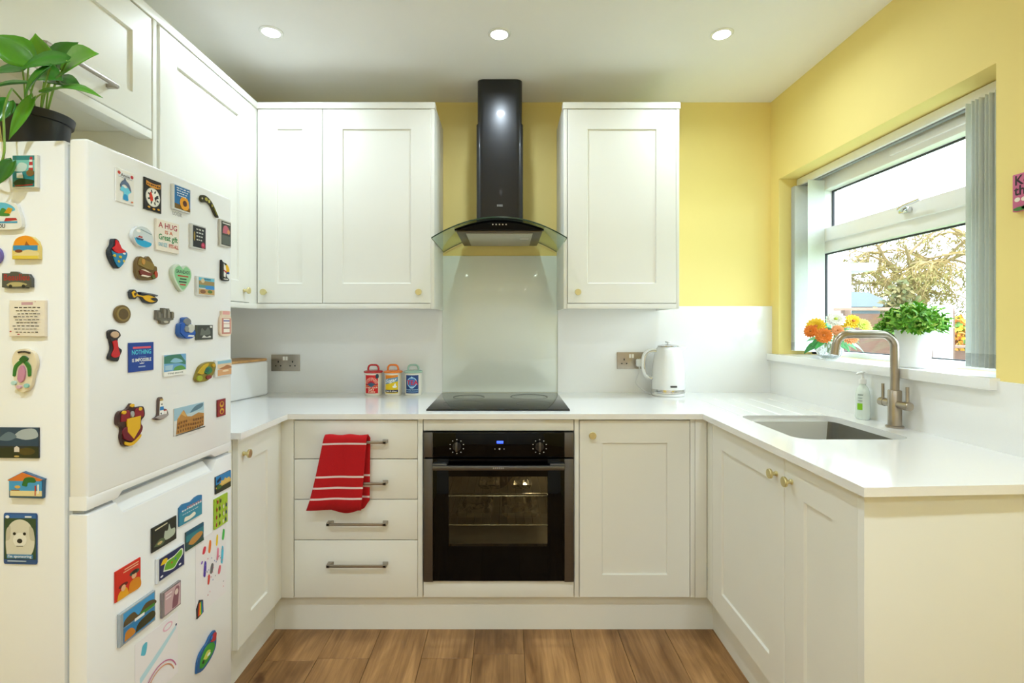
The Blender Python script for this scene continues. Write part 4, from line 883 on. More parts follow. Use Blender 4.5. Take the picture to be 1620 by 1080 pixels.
magnet('photo_magnet', 'wavy topped harbour photo magnet with a white caption', .335, .722, .097, .060, .004, '#2f6f98', [('p', '#2f7fb8', [(0, .5), (0, .84), (.2, .92), (.45, .86), (.7, .98), (1, .9), (1, .5)]), ('p', '#3f95b0', [(0, 0), (1, 0), (1, .6), (0, .6)])] + scribble('#dfe6ea', .1, .98, .62, .1, 9, 3) + scribble('#b88a92', .3, .98, .7, .08, 6, 5) + scribble('#cfe0e6', .1, .8, .46, .05, 8, 8) + [('p', '#f2efe0', blob([(.16, .12), (.2, .3), (.4, .28), (.6, .34), (.66, .18), (.4, .1)]))], [(0, 0), (1, 0), (1, .92), (.85, .98), (.68, .96), (.5, .86), (.3, .9), (.14, .94), (0, .84)])
magnet('photo_magnet', 'dark photo magnet of a pale floodlit castle', .231, .696, .090, .062, .004, '#23241f', [('r', '#2b2d24', .02, .02, .98, .98), ('p', '#b9c4b0', blob([(.46, .3), (.5, .6), (.62, .58), (.68, .82), (.76, .56), (.92, .52), (.9, .26), (.6, .2)])), ('p', '#5c6b4a', blob([(.06, .2), (.3, .4), (.5, .3), (.4, .1)])), ('e', '#c9b27a', .3, .24, .1, .06), ('l', '#d8d2b0', .1, .86, .6, .9, .05)])
magnet('photo_magnet', 'photo magnet of a sand spit in teal sea', .353, .639, .077, .052, .004, '#2a4a4c', [('r', '#2f7f8c', 0, .45, 1, 1), ('r', '#1f5a78', 0, .8, 1, 1), ('p', '#c08c44', blob([(.12, .3), (.3, .52), (.7, .62), (.94, .5), (.8, .3), (.4, .14)])), ('r', '#2a4c3c', 0, 0, 1, .14)])
magnet('map_magnet', 'navy souvenir magnet with a bright green map', .254, .611, .105, .063, .006, '#d9dde0', [('r', '#232a5a', .06, .06, .97, .95), ('p', '#e8efe0', blob([(.2, .34), (.3, .68), (.6, .72), (.88, .84), (.92, .56), (.74, .36), (.6, .2), (.4, .24)])), ('p', '#6cae2c', blob([(.23, .38), (.32, .64), (.6, .68), (.85, .79), (.88, .57), (.72, .4), (.59, .24), (.42, .28)])), ('p', '#e8c41c', blob([(.1, .66), (.2, .84), (.34, .8), (.3, .64)])), ('e', '#c94a2c', .5, .5, .03, .04), ('e', '#3a6fc0', .64, .56, .03, .04), ('e', '#e9e9f4', .8, .2, .05, .04), ('e', '#e9e9f4', .14, .2, .05, .04)])
magnet('poster_magnet', 'red poster magnet with two figures in hats', .110, .637, .077, .071, .003, '#c8281c', [('r', '#d42e1c', 0, 0, 1, 1), ('l', '#f2c9a0', .35, .9, .92, .9, .03), ('l', '#f2c9a0', .3, .82, .9, .82, .03), ('p', '#e8a61c', blob([(.06, 0), (.14, .24), (.4, .3), (.5, .1), (.5, 0)])), ('p', '#d98a1c', blob([(.5, 0), (.56, .34), (.8, .4), (.98, .3), (.98, 0)])), ('e', '#6d2418', .3, .42, .18, .07), ('e', '#e8b48a', .3, .33, .09, .1), ('e', '#2c5a4a', .74, .62, .2, .08), ('e', '#e8b48a', .72, .52, .1, .1), ('e', '#2a2320', .74, .64, .12, .07)])
magnet('photo_magnet', 'dusky pink acrylic magnet with a single figure', .254, .515, .070, .065, .007, '#7d7478', [('r', '#c9a9b0', .1, .05, .97, .95), ('p', '#8a5a68', blob([(.5, .1), (.56, .5), (.7, .86), (.9, .8), (.86, .4), (.8, .1)])), ('l', '#efe3e4', .16, .8, .5, .8, .04), ('l', '#efe3e4', .16, .66, .46, .66, .04), ('e', '#e4cfc8', .74, .66, .1, .12)], **crys)
magnet('photo_magnet', 'wide two scene landscape photo magnet with a white caption box', .136, .532, .112, .076, .008, '#9fa9ae', [('r', '#3f9ad8', .08, .52, .97, .96), ('p', '#5a4a2c', blob([(.08, .54), (.12, .74), (.36, .8), (.5, .6), (.7, .8), (.96, .72), (.96, .54)])), ('r', '#3f8a2c', .55, .52, .97, .62), ('r', '#2f7fb8', .08, .06, .97, .5), ('p', '#c9822c', blob([(.1, .08), (.14, .34), (.3, .36), (.4, .12)])), ('p', '#3c3a20', blob([(.4, .1), (.5, .34), (.9, .4), (.96, .14)])), ('r', '#f4f4f2', .38, .47, .66, .56)], **crys)
dr = [('r', '#f1eff4', 0, 0, 1, 1)]
for (c_, x, y, wd, hg) in (('#d8344a', .26, .82, .06, .05), ('#ef7a2c', .44, .82, .05, .09), ('#f2cf2c', .68, .84, .04, .08), ('#3fb84a', .9, .86, .05, .08), ('#4fc4e6', .86, .58, .05, .13), ('#5a3fb0', .28, .56, .05, .11), ('#6d6d70', .5, .5, .06, .07), ('#e46a7a', .76, .4, .05, .06), ('#d8443a', .4, .38, .04, .07), ('#e88aa8', .7, .64, .04, .09), ('#8a5ac8', .18, .68, .03, .02)):
    dr.append(('p', c_, blob([(x-wd, y-hg*.7), (x-wd*.6, y+hg*.4), (x, y+hg), (x+wd, y+hg*.6), (x+wd*.7, y-hg*.5), (x, y-hg)])))
for k in range(26):
    rr = random.Random(k); dr.append(('e', ('#d8647a', '#7a8ac8', '#9a9aa0', '#e8a0b0')[k % 4], rr.uniform(.2, .9), rr.uniform(.12, .7), .012, .01))
magnet('child_drawing', 'sheet of white paper with rainbow coloured crayon patches', .434, .510, .147, .216, .0005, '#f1eff4', dr, cat='drawing', group='children drawings on the fridge', bev=0, coat=0, rough=.9)
rb = [('p', '#1c1c20', [(0, 0), (1, 0), (1, .9), (.4, 1)])]
for i, c_ in enumerate(('#d8342c', '#f08a1c', '#f2d21c', '#3fae3f', '#2c6ad0')): rb.append(('p', c_, [(.15 + .14*i, .12), (.29 + .14*i, .12), (.36 + .1*i, .86), (.28 + .1*i, .84)]))
magnet('rainbow_magnet', 'small rainbow striped magnet pinning the crayon patch drawing', .376, .423, .031, .049, .004, '#1c1c20', rb[1:], [(.1, 0), (1, .1), (.95, .85), (.45, 1), (.05, .6)])
d2 = [('r', '#f2f0f6', 0, 0, 1, 1), ('p', '#bfe3f2', [(.1, .46), (.6, .66), (.95, .8), (.95, .74), (.6, .56), (.1, .36)]), ('p', '#5fc0dc', blob([(.12, .78), (.16, .9), (.26, .9), (.22, .74)])), ('e', '#e6b8d0', .74, .88, .12, .06), ('e', '#f2f0f6', .74, .88, .09, .04), ('e', '#2c3c6a', .95, .8, .02, .018)]
for k in range(16):
    a0, a1 = R(20 + 9*k), R(29 + 9*k)
    for r_, c_ in ((.42, '#c86a9a'), (.36, '#d89a7a')): d2.append(('l', c_, .55 + r_*math.cos(a0), .02 + r_*.9*math.sin(a0), .55 + r_*math.cos(a1), .02 + r_*.9*math.sin(a1), .018))
magnet('child_drawing', 'sheet of white paper with a faint pink and blue crayon arch', .210, .383, .152, .167, .0005, '#f2f0f6', d2, cat='drawing', group='children drawings on the fridge', bev=0, coat=0, rough=.9)
magnet('island_magnet', 'blue and green map shaped relief magnet low on the freezer door', .404, .279, .097, .081, .006, '#1f5f9a', [('p', '#3f9a3a', blob([(.14, .2), (.2, .5), (.5, .74), (.8, .64), (.86, .4), (.6, .2), (.3, .1)])), ('p', '#c9d05a', blob([(.3, .4), (.5, .56), (.66, .44), (.46, .28)])), ('e', '#f4f4ee', .56, .38, .08, .05), ('p', '#b8323a', blob([(.68, .74), (.8, .94), (.94, .9), (.88, .66)])), ('e', '#23301c', .3, .3, .05, .06), ('e', '#2f6ab0', .74, .84, .07, .06)], blob([(.02, .1), (.06, .46), (.2, .7), (.5, .84), (.68, .98), (.92, 1), (.98, .6), (.9, .3), (.66, .1), (.3, 0)]), relief=.0015)
# near side of the fridge
sd = dict(face='side')
magnet('picture_magnet', 'block magnet with a fishing boat and striped lighthouse', -.137, 1.569, .056, .070, .007, '#e8ebe8', [('r', '#2a8a8f', .02, .02, .9, .98), ('r', '#7fd0c8', .02, .5, .9, .84), ('p', '#d8efe8', blob([(.1, .5), (.3, .76), (.6, .7), (.5, .5)])), ('p', '#c8323a', [(.66, .46), (.72, .94), (.82, .94), (.86, .46)]), ('r', '#f4f4f0', .68, .6, .84, .68), ('r', '#f4f4f0', .7, .78, .82, .85), ('e', '#8a6a3a', .74, .44, .16, .1), ('p', '#f2f4f2', [(.2, .3), (.2, .44), (.42, .46), (.46, .28)]), ('p', '#2c4a2a', blob([(.06, .14), (.3, .26), (.86, .22), (.8, .1), (.2, .06)])), ('p', '#a8322c', [(.12, .06), (.86, .1), (.84, .06), (.14, .03)])], **sd)
magnet('boat_magnet', 'white rounded resort magnet with sails half hidden by trailing leaves', -.187, 1.473, .089, .060, .008, '#eef0ee', [('p', '#5fbfe0', blob([(.04, .6), (.1, .94), (.6, .96), (.84, .7), (.4, .6)])), ('p', '#3f8a3a', blob([(.4, .5), (.5, .78), (.62, .7), (.7, .5)])), ('p', '#d8a01c', [(.56, .6), (.66, .8), (.78, .76), (.72, .58)]), ('p', '#b82a2c', [(.56, .3), (.9, .34), (.86, .42), (.6, .42)]), ('r', '#3fa0c8', .1, .24, .9, .3), ('t', '#1c2024', .5, .13, .2, 'OU', .18)], blob([(0, .04), (0, .9), (.3, 1), (.8, .96), (.92, .7), (1, .3), (.94, .04), (.5, 0)], 3), **sd)
magnet('sunset_magnet', 'arched magnet with an orange sunset over a beach', -.134, 1.405, .061, .051, .008, '#e8d27a', [('p', '#f09a1c', blob([(.06, .56), (.14, .84), (.4, .98), (.66, .96), (.9, .74), (.94, .56)], 3)), ('r', '#2f8fc8', .05, .36, .95, .58), ('p', '#e9d79a', blob([(.04, .16), (.3, .3), (.6, .4), (.95, .3), (.95, .14)], 3)), ('e', '#7a3a1c', .26, .34, .14, .07), ('p', '#a35a1c', [(.48, .58), (.54, .76), (.6, .66), (.66, .58)]), ('r', '#e8cf4a', .03, .02, .96, .14)], [(0, 0), (1, 0), (1, .5), (.93, .75), (.75, .94), (.5, 1), (.25, .94), (.07, .75), (0, .5)], **sd)
magnet('car_magnet', 'dark Beaulieu souvenir magnet with a vintage car', -.155, 1.335, .067, .036, .007, '#4d4f4a', [('t', '#a8232c', .5, .64, .55, 'Beaulieu', .86), ('p', '#b8ad7a', blob([(.16, .2), (.3, .34), (.6, .36), (.86, .24), (.7, .12), (.3, .1)])), ('e', '#23231f', .3, .12, .06, .1), ('e', '#23231f', .74, .12, .06, .1)], [(0, .06), (.16, .02), (.16, 0), (.84, 0), (.84, .06), (1, .06), (1, .6), (.9, .86), (.62, .88), (.5, 1), (.3, 1), (.26, .9), (0, .9)], **sd)
rc = [('r', '#f0e8da', .02, .02, .98, .98), ('r', '#c9a0ac', .34, .87, .66, .95)]
for i in range(9): rc += scribble('#4c463f', .14 + .05*(i % 3), .9 - .06*(i % 2), .8 - .085*i, .03, 6, i + 20)
rc += [('e', '#b8323a', .8, .96, .012, .012), ('e', '#b8323a', .12, .14, .03, .02), ('e', '#b8323a', .34, .06, .04, .015)]
magnet('recipe_magnet', 'cream tile magnet printed with a handwritten style verse', -.132, 1.252, .081, .078, .006, '#efe6d8', rc, **sd)
ff = blob([(.5, 1), (.86, .92), (1, .68), (.9, .42), (.84, .16), (.6, 0), (.3, .04), (.16, .22), (.1, .5), (.02, .74), (.16, .94)])
magnet('sandal_magnet', 'cream flip flop shaped magnet with a green palm strap', -.139, 1.140, .057, .094, .008, '#e8dcc0', [('p', '#2f7a2c', blob([(.12, .36), (.16, .6), (.44, .76), (.5, .7), (.28, .56), (.22, .36)])), ('p', '#2f7a2c', blob([(.84, .4), (.8, .62), (.54, .76), (.5, .7), (.68, .56), (.74, .38)])), ('p', '#1f5f22', blob([(.34, .74), (.5, .84), (.7, .78), (.54, .68)])), ('p', '#c88aa8', blob([(.34, .3), (.38, .54), (.5, .62), (.62, .5), (.6, .3), (.46, .22)])), ('e', '#d8a0ba', .5, .5, .12, .06), ('e', '#8fc8c0', .7, .16, .1, .05), ('e', '#b8dcd8', .2, .2, .1, .05), ('e', '#d8b0c4', .42, .12, .1, .04)] + [('e', '#3a3026', .3 + .07*k, .91 + .02*math.sin(k*.5), .03, .02) for k in range(7)], ff, relief=.002, tilt=-4, **sd)
magnet('photo_magnet', 'photo magnet of storm clouds over dark trees', -.158, .983, .098, .066, .003, '#1c2630', [('r', '#24425c', 0, .4, 1, 1), ('p', '#aab6bd', blob([(.4, .7), (.6, .92), (.9, .96), (.98, .7), (.7, .6)])), ('p', '#5d7486', blob([(.05, .6), (.3, .86), (.5, .7), (.3, .56)])), ('p', '#1f2a18', [(0, 0), (1, 0), (1, .34), (.8, .4), (.6, .3), (.3, .36), (0, .28)]), ('e', '#4a3f18', .72, .22, .2, .12), ('p', '#d8d0c8', [(.44, .2), (.44, .34), (.5, .4), (.56, .34), (.56, .2)]), ('e', '#b8a05a', .5, .06, .06, .03)], **sd)
magnet('hut_magnet', 'beach bar shaped magnet with an orange roof', -.134, .893, .081, .057, .008, '#2c5a80', [('p', '#d8762c', [(.0, .68), (.42, .98), (.98, .72), (.9, .66), (.1, .66)]), ('r', '#3f9ad0', .06, .3, .96, .66), ('p', '#1f6a2c', blob([(.42, .5), (.5, .78), (.74, .8), (.8, .62), (.6, .6), (.56, .46)])), ('r', '#e8d8a0', .1, .1, .96, .3), ('r', '#8a5a2c', .12, .12, .36, .34), ('r', '#d8c81c', .44, .12, .7, .26), ('r', '#b8322c', .78, .12, .82, .5), ('r', '#f0f0ea', .86, .2, .9, .54), ('e', '#d8a84a', .3, .44, .08, .06)], [(.04, .02), (.96, 0), (.98, .66), (1, .72), (.42, 1), (0, .7), (.04, .62)], relief=.0012, **sd)
magnet('puppy_magnet', 'blue edged card magnet with a pale puppy photo', -.152, .775, .076, .111, .002, '#1d4a86', [('r', '#2c4a2f', .03, .1, .97, .9), ('r', '#2a64a8', .03, .9, .97, .98), ('p', '#d9d6c6', blob([(.1, .2), (.08, .5), (.2, .78), (.5, .88), (.8, .78), (.94, .5), (.84, .2), (.5, .12)])), ('p', '#c4c0ac', blob([(.08, .46), (.1, .68), (.22, .74), (.2, .5)])), ('p', '#c4c0ac', blob([(.94, .46), (.9, .68), (.78, .74), (.8, .5)])), ('e', '#eae8dc', .5, .48, .2, .14), ('e', '#1c1a18', .34, .6, .045, .03), ('e', '#1c1a18', .64, .6, .045, .03), ('e', '#23201e', .5, .46, .08, .045), ('l', '#4a4640', .4, .36, .6, .36, .015), ('r', '#3f7fb0', .12, .12, .9, .2), ('t', '#eef4f8', .5, .16, .07, "I'm sponsoring", .7), ('l', '#c8d8e4', .14, .07, .7, .07, .02), ('e', '#eef4f8', .14, .93, .06, .03), ('r', '#eef4f8', .66, .92, .86, .95)], rrect(0, 1, 0, 1, .05, 3), **sd)
magnet('round_magnet', 'small round blue magnet behind the trailing vine', -.196, 1.572, .040, .038, .006, '#1f5a8f', [('e', '#3f8fc0', .5, .5, .34, .34), ('e', '#7ab8d8', .6, .6, .1, .1)], ell(.5, .5, .5, .5, 20), **sd)
magnet('round_magnet', 'small round purple magnet at the edge of the fridge side', -.207, 1.388, .034, .038, .006, '#6a5fb0', [('e', '#8f86cc', .5, .5, .34, .34)], ell(.5, .5, .5, .5, 20), **sd)

# ------------------------------------------------------------------ plants
def leaf(b, base, tip, nrm, width, droop=.12, cup=.12, heart=True, mi=0, steps=9):
    base, tip, nrm = Vector(base), Vector(tip), Vector(nrm).normalized(); d = tip - base; L = d.length; ax = d / L
    side = ax.cross(nrm).normalized(); up = side.cross(ax)
    prof = [(0, .30), (.06, .62), (.16, .9), (.3, 1), (.46, .93), (.62, .73), (.78, .44), (.9, .18), (1, .01)] if heart else [(0, .1), (.2, .6), (.4, .95), (.55, 1), (.75, .7), (.9, .32), (1, .02)]
    vs = []; fs = []
    for t, w in prof:
        c = base + d*t + up*(droop*L*(4*t*(1-t)*.5 - .35*t*t))
        back = -ax * (.09*L*(1 - t/.16)) if heart and t < .16 else Vector()
        for k in (-1, -.5, 0, .5, 1):
            lobe = back * abs(k)
            vs.append(c + side*(k*w*width/2) + up*(cup*width*(abs(k)**1.5 - .25)*w) + lobe)
    n = 5
    for i in range(len(prof) - 1):
        for k in range(n - 1): fs.append([i*n+k, i*n+k+1, (i+1)*n+k+1, (i+1)*n+k])
    b.add(vs, fs, mi)
def at(px, py, d): return Vector(((px - 801)*d/F, d, 1.239 - (py - 513)*d/F))
def solid(o, t=.0006):
    m = o.modifiers.new('thickness', 'SOLIDIFY'); m.thickness = t; return o
# trailing plant on the fridge
PX, PY, PZ = -1.148, 1.262, 1.6402
pp = thing('trailing_house_plant', 'heart leaved trailing plant in a black pot on the fridge', 'plant', (PX, PY, PZ))
mk('pot', B().lathe([(0, 0), (.053, 0), (.056, .003), (.066, .088), (.071, .089), (.0745, .107), (.072, .109), (.068, .106), (.065, .09), (0, .09)], (PX, PY, PZ), 40), mat('pot_black', '#141417', .45, noise=.05, scale=20), pp)
mk('soil', B().lathe([(0, .092), (.064, .092), (.064, .0905), (0, .0905)], (PX, PY, PZ), 24), mat('soil', '#2a1d14', .95, noise=.3, scale=80, bump=1), pp)
lf1 = mat('vine_leaf', '#57a01f', .32, noise=.28, scale=9, coat=.2); lf2 = mat('vine_leaf_dark', '#2f7a1d', .34, noise=.3, scale=9, coat=.2)
stm = mat('vine_stem', '#7fa843', .45, noise=.1, scale=30)
V = Vector
leaves = [  # base, tip, normal, width, droop, cup, material
    ((-0.964, 1.12, 1.789), (-0.849, 1.07, 1.803), (0.35, -0.86, 0.3), 0.085, 0.1, 0.1, lf1),
    ((-1.021, 1.15, 1.82), (-1.023, 1.12, 1.87), (-0.1, -0.95, 0.2), 0.07, 0.1, 0.14, lf1),
    ((-1.017, 1.1, 1.798), (-1.063, 1.06, 1.835), (0.1, -0.85, 0.5), 0.078, 0.12, 0.12, lf1),
    ((-0.919, 1.08, 1.79), (-1.003, 1.06, 1.764), (-0.1, -0.8, 0.55), 0.069, 0.14, 0.12, lf2),
    ((-0.927, 1.05, 1.762), (-0.974, 1.04, 1.699), (-0.45, -0.85, 0.3), 0.039, 0.1, 0.2, lf2),
    ((-0.979, 1.1, 1.733), (-0.832, 1.06, 1.713), (0.05, -0.55, 0.8), 0.046, 0.16, 0.14, lf1),
    ((-1.024, 1.16, 1.786), (-0.944, 1.15, 1.764), (0.3, -0.7, 0.6), 0.057, 0.14, 0.14, lf2),
    ((-1.003, 1.08, 1.743), (-1.062, 1.05, 1.716), (-0.1, -0.6, 0.8), 0.045, 0.12, 0.14, lf2),
    ((-1.058, 1.13, 1.794), (-1.128, 1.12, 1.78), (-0.1, -0.7, 0.6), 0.055, 0.12, 0.14, lf2),
    ((-1.011, 1.1, 1.72), (-1.046, 1.085, 1.627), (0.6, -0.8, 0.2), 0.023, 0.05, 0.3, lf1),
    ((-1.079, 1.12, 1.723), (-1.087, 1.1, 1.666), (0.5, -0.8, 0.1), 0.038, 0.06, 0.3, lf2),
    ((-1.034, 1.14, 1.79), (-0.97, 1.13, 1.774), (0.1, -0.8, 0.5), 0.061, 0.1, 0.15, lf2),
    ((-1.042, 1.09, 1.583), (-1.069, 1.085, 1.532), (0.3, -0.9, 0.1), 0.032, 0.06, 0.25, lf2),
    ((-1.021, 1.17, 1.825), (-0.964, 1.16, 1.874), (0.3, -0.8, 0.4), 0.066, 0.1, 0.12, lf2)]
for i, (a, t, n_, w, dr_, cu_, m_) in enumerate(leaves):
    b = B(); leaf(b, a, t, n_, w, dr_, cu_); o = solid(mk('leaf', b, m_, pp, smooth=80))
    if i not in (9, 10, 12):
        base = V(a); b = B(); root = V((PX + .02*math.cos(i*2.1), PY + .02*math.sin(i*2.1), PZ + .09))
        b.tube(smooth_path([root, root.lerp(base, .5) + V((0, 0, .02)), base], 5), .0017, 6); mk('stem', b, stm, pp)
b = B(); b.tube(smooth_path([(PX+.01, PY, PZ+.09), (-1.13, 1.19, 1.772), (-1.075, 1.12, 1.745), (-1.06, 1.09, 1.69), (-1.055, 1.085, 1.64), (-1.052, 1.082, 1.60), (-1.065, 1.085, 1.57), (-1.08, 1.09, 1.56), (-1.11, 1.09, 1.575)], 6), .0021, 7); mk('vine', b, stm, pp)
b = B(); b.tube(smooth_path([(PX-.02, PY-.01, PZ+.09), (-1.18, 1.17, 1.765), (-1.15, 1.12, 1.75), (-1.10, 1.10, 1.72), (-1.085, 1.085, 1.645), (-1.072, 1.083, 1.60), (-1.07, 1.085, 1.56), (-1.09, 1.085, 1.535)], 6), .0024, 7); mk('vine', b, stm, pp)

# leafy plant in a white pot on the sill
gx, gy, gz = 1.432, 1.815, 1.0894
gp_ = thing('potted_plant', 'bushy bright green plant in a white pot on the sill', 'plant', (gx, gy, gz))
mk('pot', B().lathe([(0, 0), (.044, 0), (.046, .002), (.056, .128), (.057, .131), (.054, .131), (.052, .12), (0, .12)], (gx, gy, gz), 44), mat('pot_white', '#f3f3f3', .4, noise=.01, scale=4), gp_)
rn = random.Random(3); fo = B(); stb = B()
for i in range(210):
    a = rn.uniform(0, 2*math.pi); el = math.asin(rn.uniform(.02, 1)); rr = .104 * rn.uniform(.72, 1.05)
    tip = V((gx + rr*math.cos(a)*math.cos(el), gy + rr*math.sin(a)*math.cos(el), gz + .125 + rr*.92*math.sin(el)))
    if tip.x > 1.50: tip.x = 1.50 - rn.random()*.02
    root = V((gx + .03*math.cos(a), gy + .03*math.sin(a), gz + .118)); dirv = (tip - root).normalized()
    stb.tube([root, root.lerp(tip, .55) + V((0, 0, .012)), tip], .0009, 4)
    for k in range(9):
        q = root.lerp(tip, .62 + .38*k/8) if k else tip; ang = k*2.4 + i
        u, v, _ = basis(dirv); out = (u*math.cos(ang) + v*math.sin(ang) + dirv*.75).normalized()
        leaf(fo, q, q + out*rn.uniform(.018, .028), dirv - out*.3, rn.uniform(.0075, .011), .1, .2, False, mi=rn.choice((0, 0, 1, 2)))
fo = mk('foliage', fo, [mat('bush_leaf', '#76b536', .45), mat('bush_leaf_pale', '#b5d868', .45), mat('bush_leaf_deep', '#4f9526', .45)], gp_, smooth=80); fo['kind'] = 'stuff'
stb = mk('stems', stb, stm, gp_); stb['kind'] = 'stuff'

# flowers in a cut glass bowl
fx, fy, fz = 1.415, 2.262, 1.0894
fb_ = thing('flower_arrangement', 'orange yellow and white flowers in a cut glass bowl', 'flowers', (fx, fy, fz))
gl = B(); prof = [(.022, .0005), (.03, .002), (.044, .014), (.052, .034), (.05, .054), (.042, .066), (.039, .066), (.046, .053), (.048, .034), (.04, .017), (.0, .008)]
n = 24; vs = []; fs = []
for j, (r, hgt) in enumerate(prof):
    for k in range(n):
        t = 2*math.pi*k/n; rr = r*(1 + (.035 if (k + j) % 2 else -.02)*(1 if 1 < j < 5 else 0)); vs.append((fx + rr*math.cos(t), fy + rr*math.sin(t), fz + hgt))
for i in range(len(prof)-1):
    for k in range(n): fs.append([i*n+k, i*n+(k+1) % n, (i+1)*n+(k+1) % n, (i+1)*n+k])
gl.add(vs, fs + [list(range(n))])
gm_ = bpy.data.materials.new('cut_glass'); gm_.use_nodes = True; gpn = gm_.node_tree.nodes['Principled BSDF']; gpn.inputs['Transmission Weight'].default_value = .85; gpn.inputs['Roughness'].default_value = .03; gpn.inputs['Base Color'].default_value = (.95, .97, .97, 1)
mk('glass_bowl', gl, gm_, fb_, smooth=0)
def flower(c, r, aim, colm, heart, petals=12, rings=3, name='flower'):
    b = B(); c = V(c); aim = V(aim).normalized(); u, v, _ = basis(aim)
    for g in range(rings):
        nP = petals - 2*g; rr = r*(1 - .26*g); lift = .15 + .34*g
        for k in range(nP):
            a = 2*math.pi*(k + .5*g)/nP; out = (u*math.cos(a) + v*math.sin(a) + aim*lift).normalized()
            leaf(b, c + aim*.002*g, c + aim*.002*g + out*rr, aim - out*.4, rr*.62, .16, .2, False)
    o = mk(name, b, colm, fb_, smooth=80)
    mk('flower_centre', B().ball(c + aim*r*.28, r*.2, (1, 1, .8)), heart, o)
org = mat('petal_orange', '#f08a2a', .6, noise=.15, scale=60); yel = mat('petal_yellow', '#f5cf2c', .6, noise=.12, scale=60); whi = mat('petal_white', '#f4f1e6', .6, noise=.03, scale=60); pea = mat('petal_peach', '#f0a56a', .6, noise=.12, scale=60); lim = mat('petal_lime', '#dfe56a', .6, noise=.1, scale=60)
hc = mat('flower_heart', '#b5651d', .7); hg = mat('flower_heart_green', '#a8b83a', .7)
for (px, py, dd, r, aim, m_, h_) in ((1291, 517, 2.27, .042, (-.6, -.5, .5), yel, hc), (1303, 531, 2.20, .036, (-.4, -.8, .2), org, hc), (1283, 524, 2.25, .03, (-.8, -.4, .3), org, hc), (1322, 506, 2.24, .040, (-.2, -.5, .8), whi, hg), (1349, 509, 2.27, .036, (.2, -.5, .8), yel, hc), (1366, 514, 2.25, .030, (.5, -.5, .6), lim, hg), (1345, 533, 2.20, .034, (0, -.9, .3), pea, hc), (1325, 523, 2.18, .026, (-.1, -.9, .4), pea, hc), (1372, 520, 2.28, .024, (.6, -.4, .5), pea, hc), (1334, 512, 2.32, .03, (0, .2, 1), yel, hc)):
    flower(at(px, py, dd), r, V(aim)*.55 + V((-.4, -.65, .12)), m_, h_, 16, 4)
fl_m = mat('flower_leaf', '#2f8a3a', .5, noise=.2, scale=30); fl_p = mat('flower_leaf_pale', '#7cc79a', .5, noise=.15, scale=30)
ctr = V((fx, fy, fz + .07))
for (px, py, dd, w, m_) in ((1272, 557, 2.24, .034, fl_m), (1283, 545, 2.2, .03, fl_m), (1290, 550, 2.17, .03, fl_m), (1345, 555, 2.17, .034, fl_m), (1357, 552, 2.2, .034, fl_m), (1370, 556, 2.25, .038, fl_p), (1362, 541, 2.3, .03, fl_p), (1308, 500, 2.3, .024, fl_p), (1300, 506, 2.33, .024, fl_m), (1328, 497, 2.3, .022, fl_p), (1322, 545, 2.16, .03, fl_m), (1335, 549, 2.15, .028, fl_m), (1358, 520, 2.3, .03, fl_m), (1276, 538, 2.28, .026, fl_p), (1312, 516, 2.2, .03, fl_m), (1340, 522, 2.22, .03, fl_m)):
    tip = at(px, py, dd); tip.z = max(tip.z, fz + .006); b = B(); leaf(b, ctr.lerp(tip, .25) + V((0, 0, .012)), tip, V((0, -.5, .8)), w, .25, .1, False); solid(mk('leaf', b, m_, fb_, smooth=80))
    b = B(); b.tube([V((fx, fy, fz + .02)), ctr.lerp(tip, .25) + V((0, 0, .012))], .0014, 5); mk('stem', b, stm, fb_)

# ------------------------------------------------------------------ vertical blind
vb = thing('vertical_blind', 'white vertical blind drawn open in the window recess', 'blind', (1.48, 2.03, 1.96))
mk('headrail', B().box(1.466, 1.506, OY0+.004, OY1-.004, 1.935, 1.970, bev=.002), upvc, vb)
mk('track', B().box(1.478, 1.494, OY0+.01, OY1-.01, 1.929, 1.9352), mat('track_grey', '#8d9094', .5, .3), vb)
slat_m = mat('blind_fabric', '#f3f5f2', .8, noise=.03, scale=90)
wgt_m = mat('slat_weight', '#cfd3cf', .3, noise=.1, scale=60)
nt_ = slat_m.node_tree; tr_ = nt_.nodes.new('ShaderNodeBsdfTranslucent'); tr_.inputs[0].default_value = lin('#e6eae6'); mx_ = nt_.nodes.new('ShaderNodeMixShader'); mx_.inputs[0].default_value = .4
nt_.links.new(nt_.nodes['Principled BSDF'].outputs[0], mx_.inputs[1]); nt_.links.new(tr_.outputs[0], mx_.inputs[2]); nt_.links.new(mx_.outputs[0], nt_.nodes['Material Output'].inputs[0])
def slat(y, rot, x=1.478, w=.089):
    b = B(); n = 8; pts = []
    ca, sa = math.cos(R(rot)), math.sin(R(rot))
    for k in range(n + 1):
        s = -w/2 + w*k/n; bow = .004*math.sin(math.pi*k/n); pts.append((x + s*ca - bow*sa, y + s*sa + bow*ca))
    th = .0009; nrm = (-sa*th, ca*th)
    poly = pts + [(p[0] + nrm[0], p[1] + nrm[1]) for p in pts[::-1]]
    o = mk('slat', B().prism(poly, 1.150, 1.928, 'z'), slat_m, vb, smooth=60)
    mk('slat_weight', B().prism(poly, 1.108, 1.1495, 'z'), wgt_m, o, smooth=60)
for k in range(9): slat(1.484 + .0155*k, -3 + 2.0*((k * 37) % 5 - 2))
for y, r_ in ((2.598, 0), (2.588, 2), (2.578, -2), (2.568, 1), (2.462, 8)): slat(y, r_)

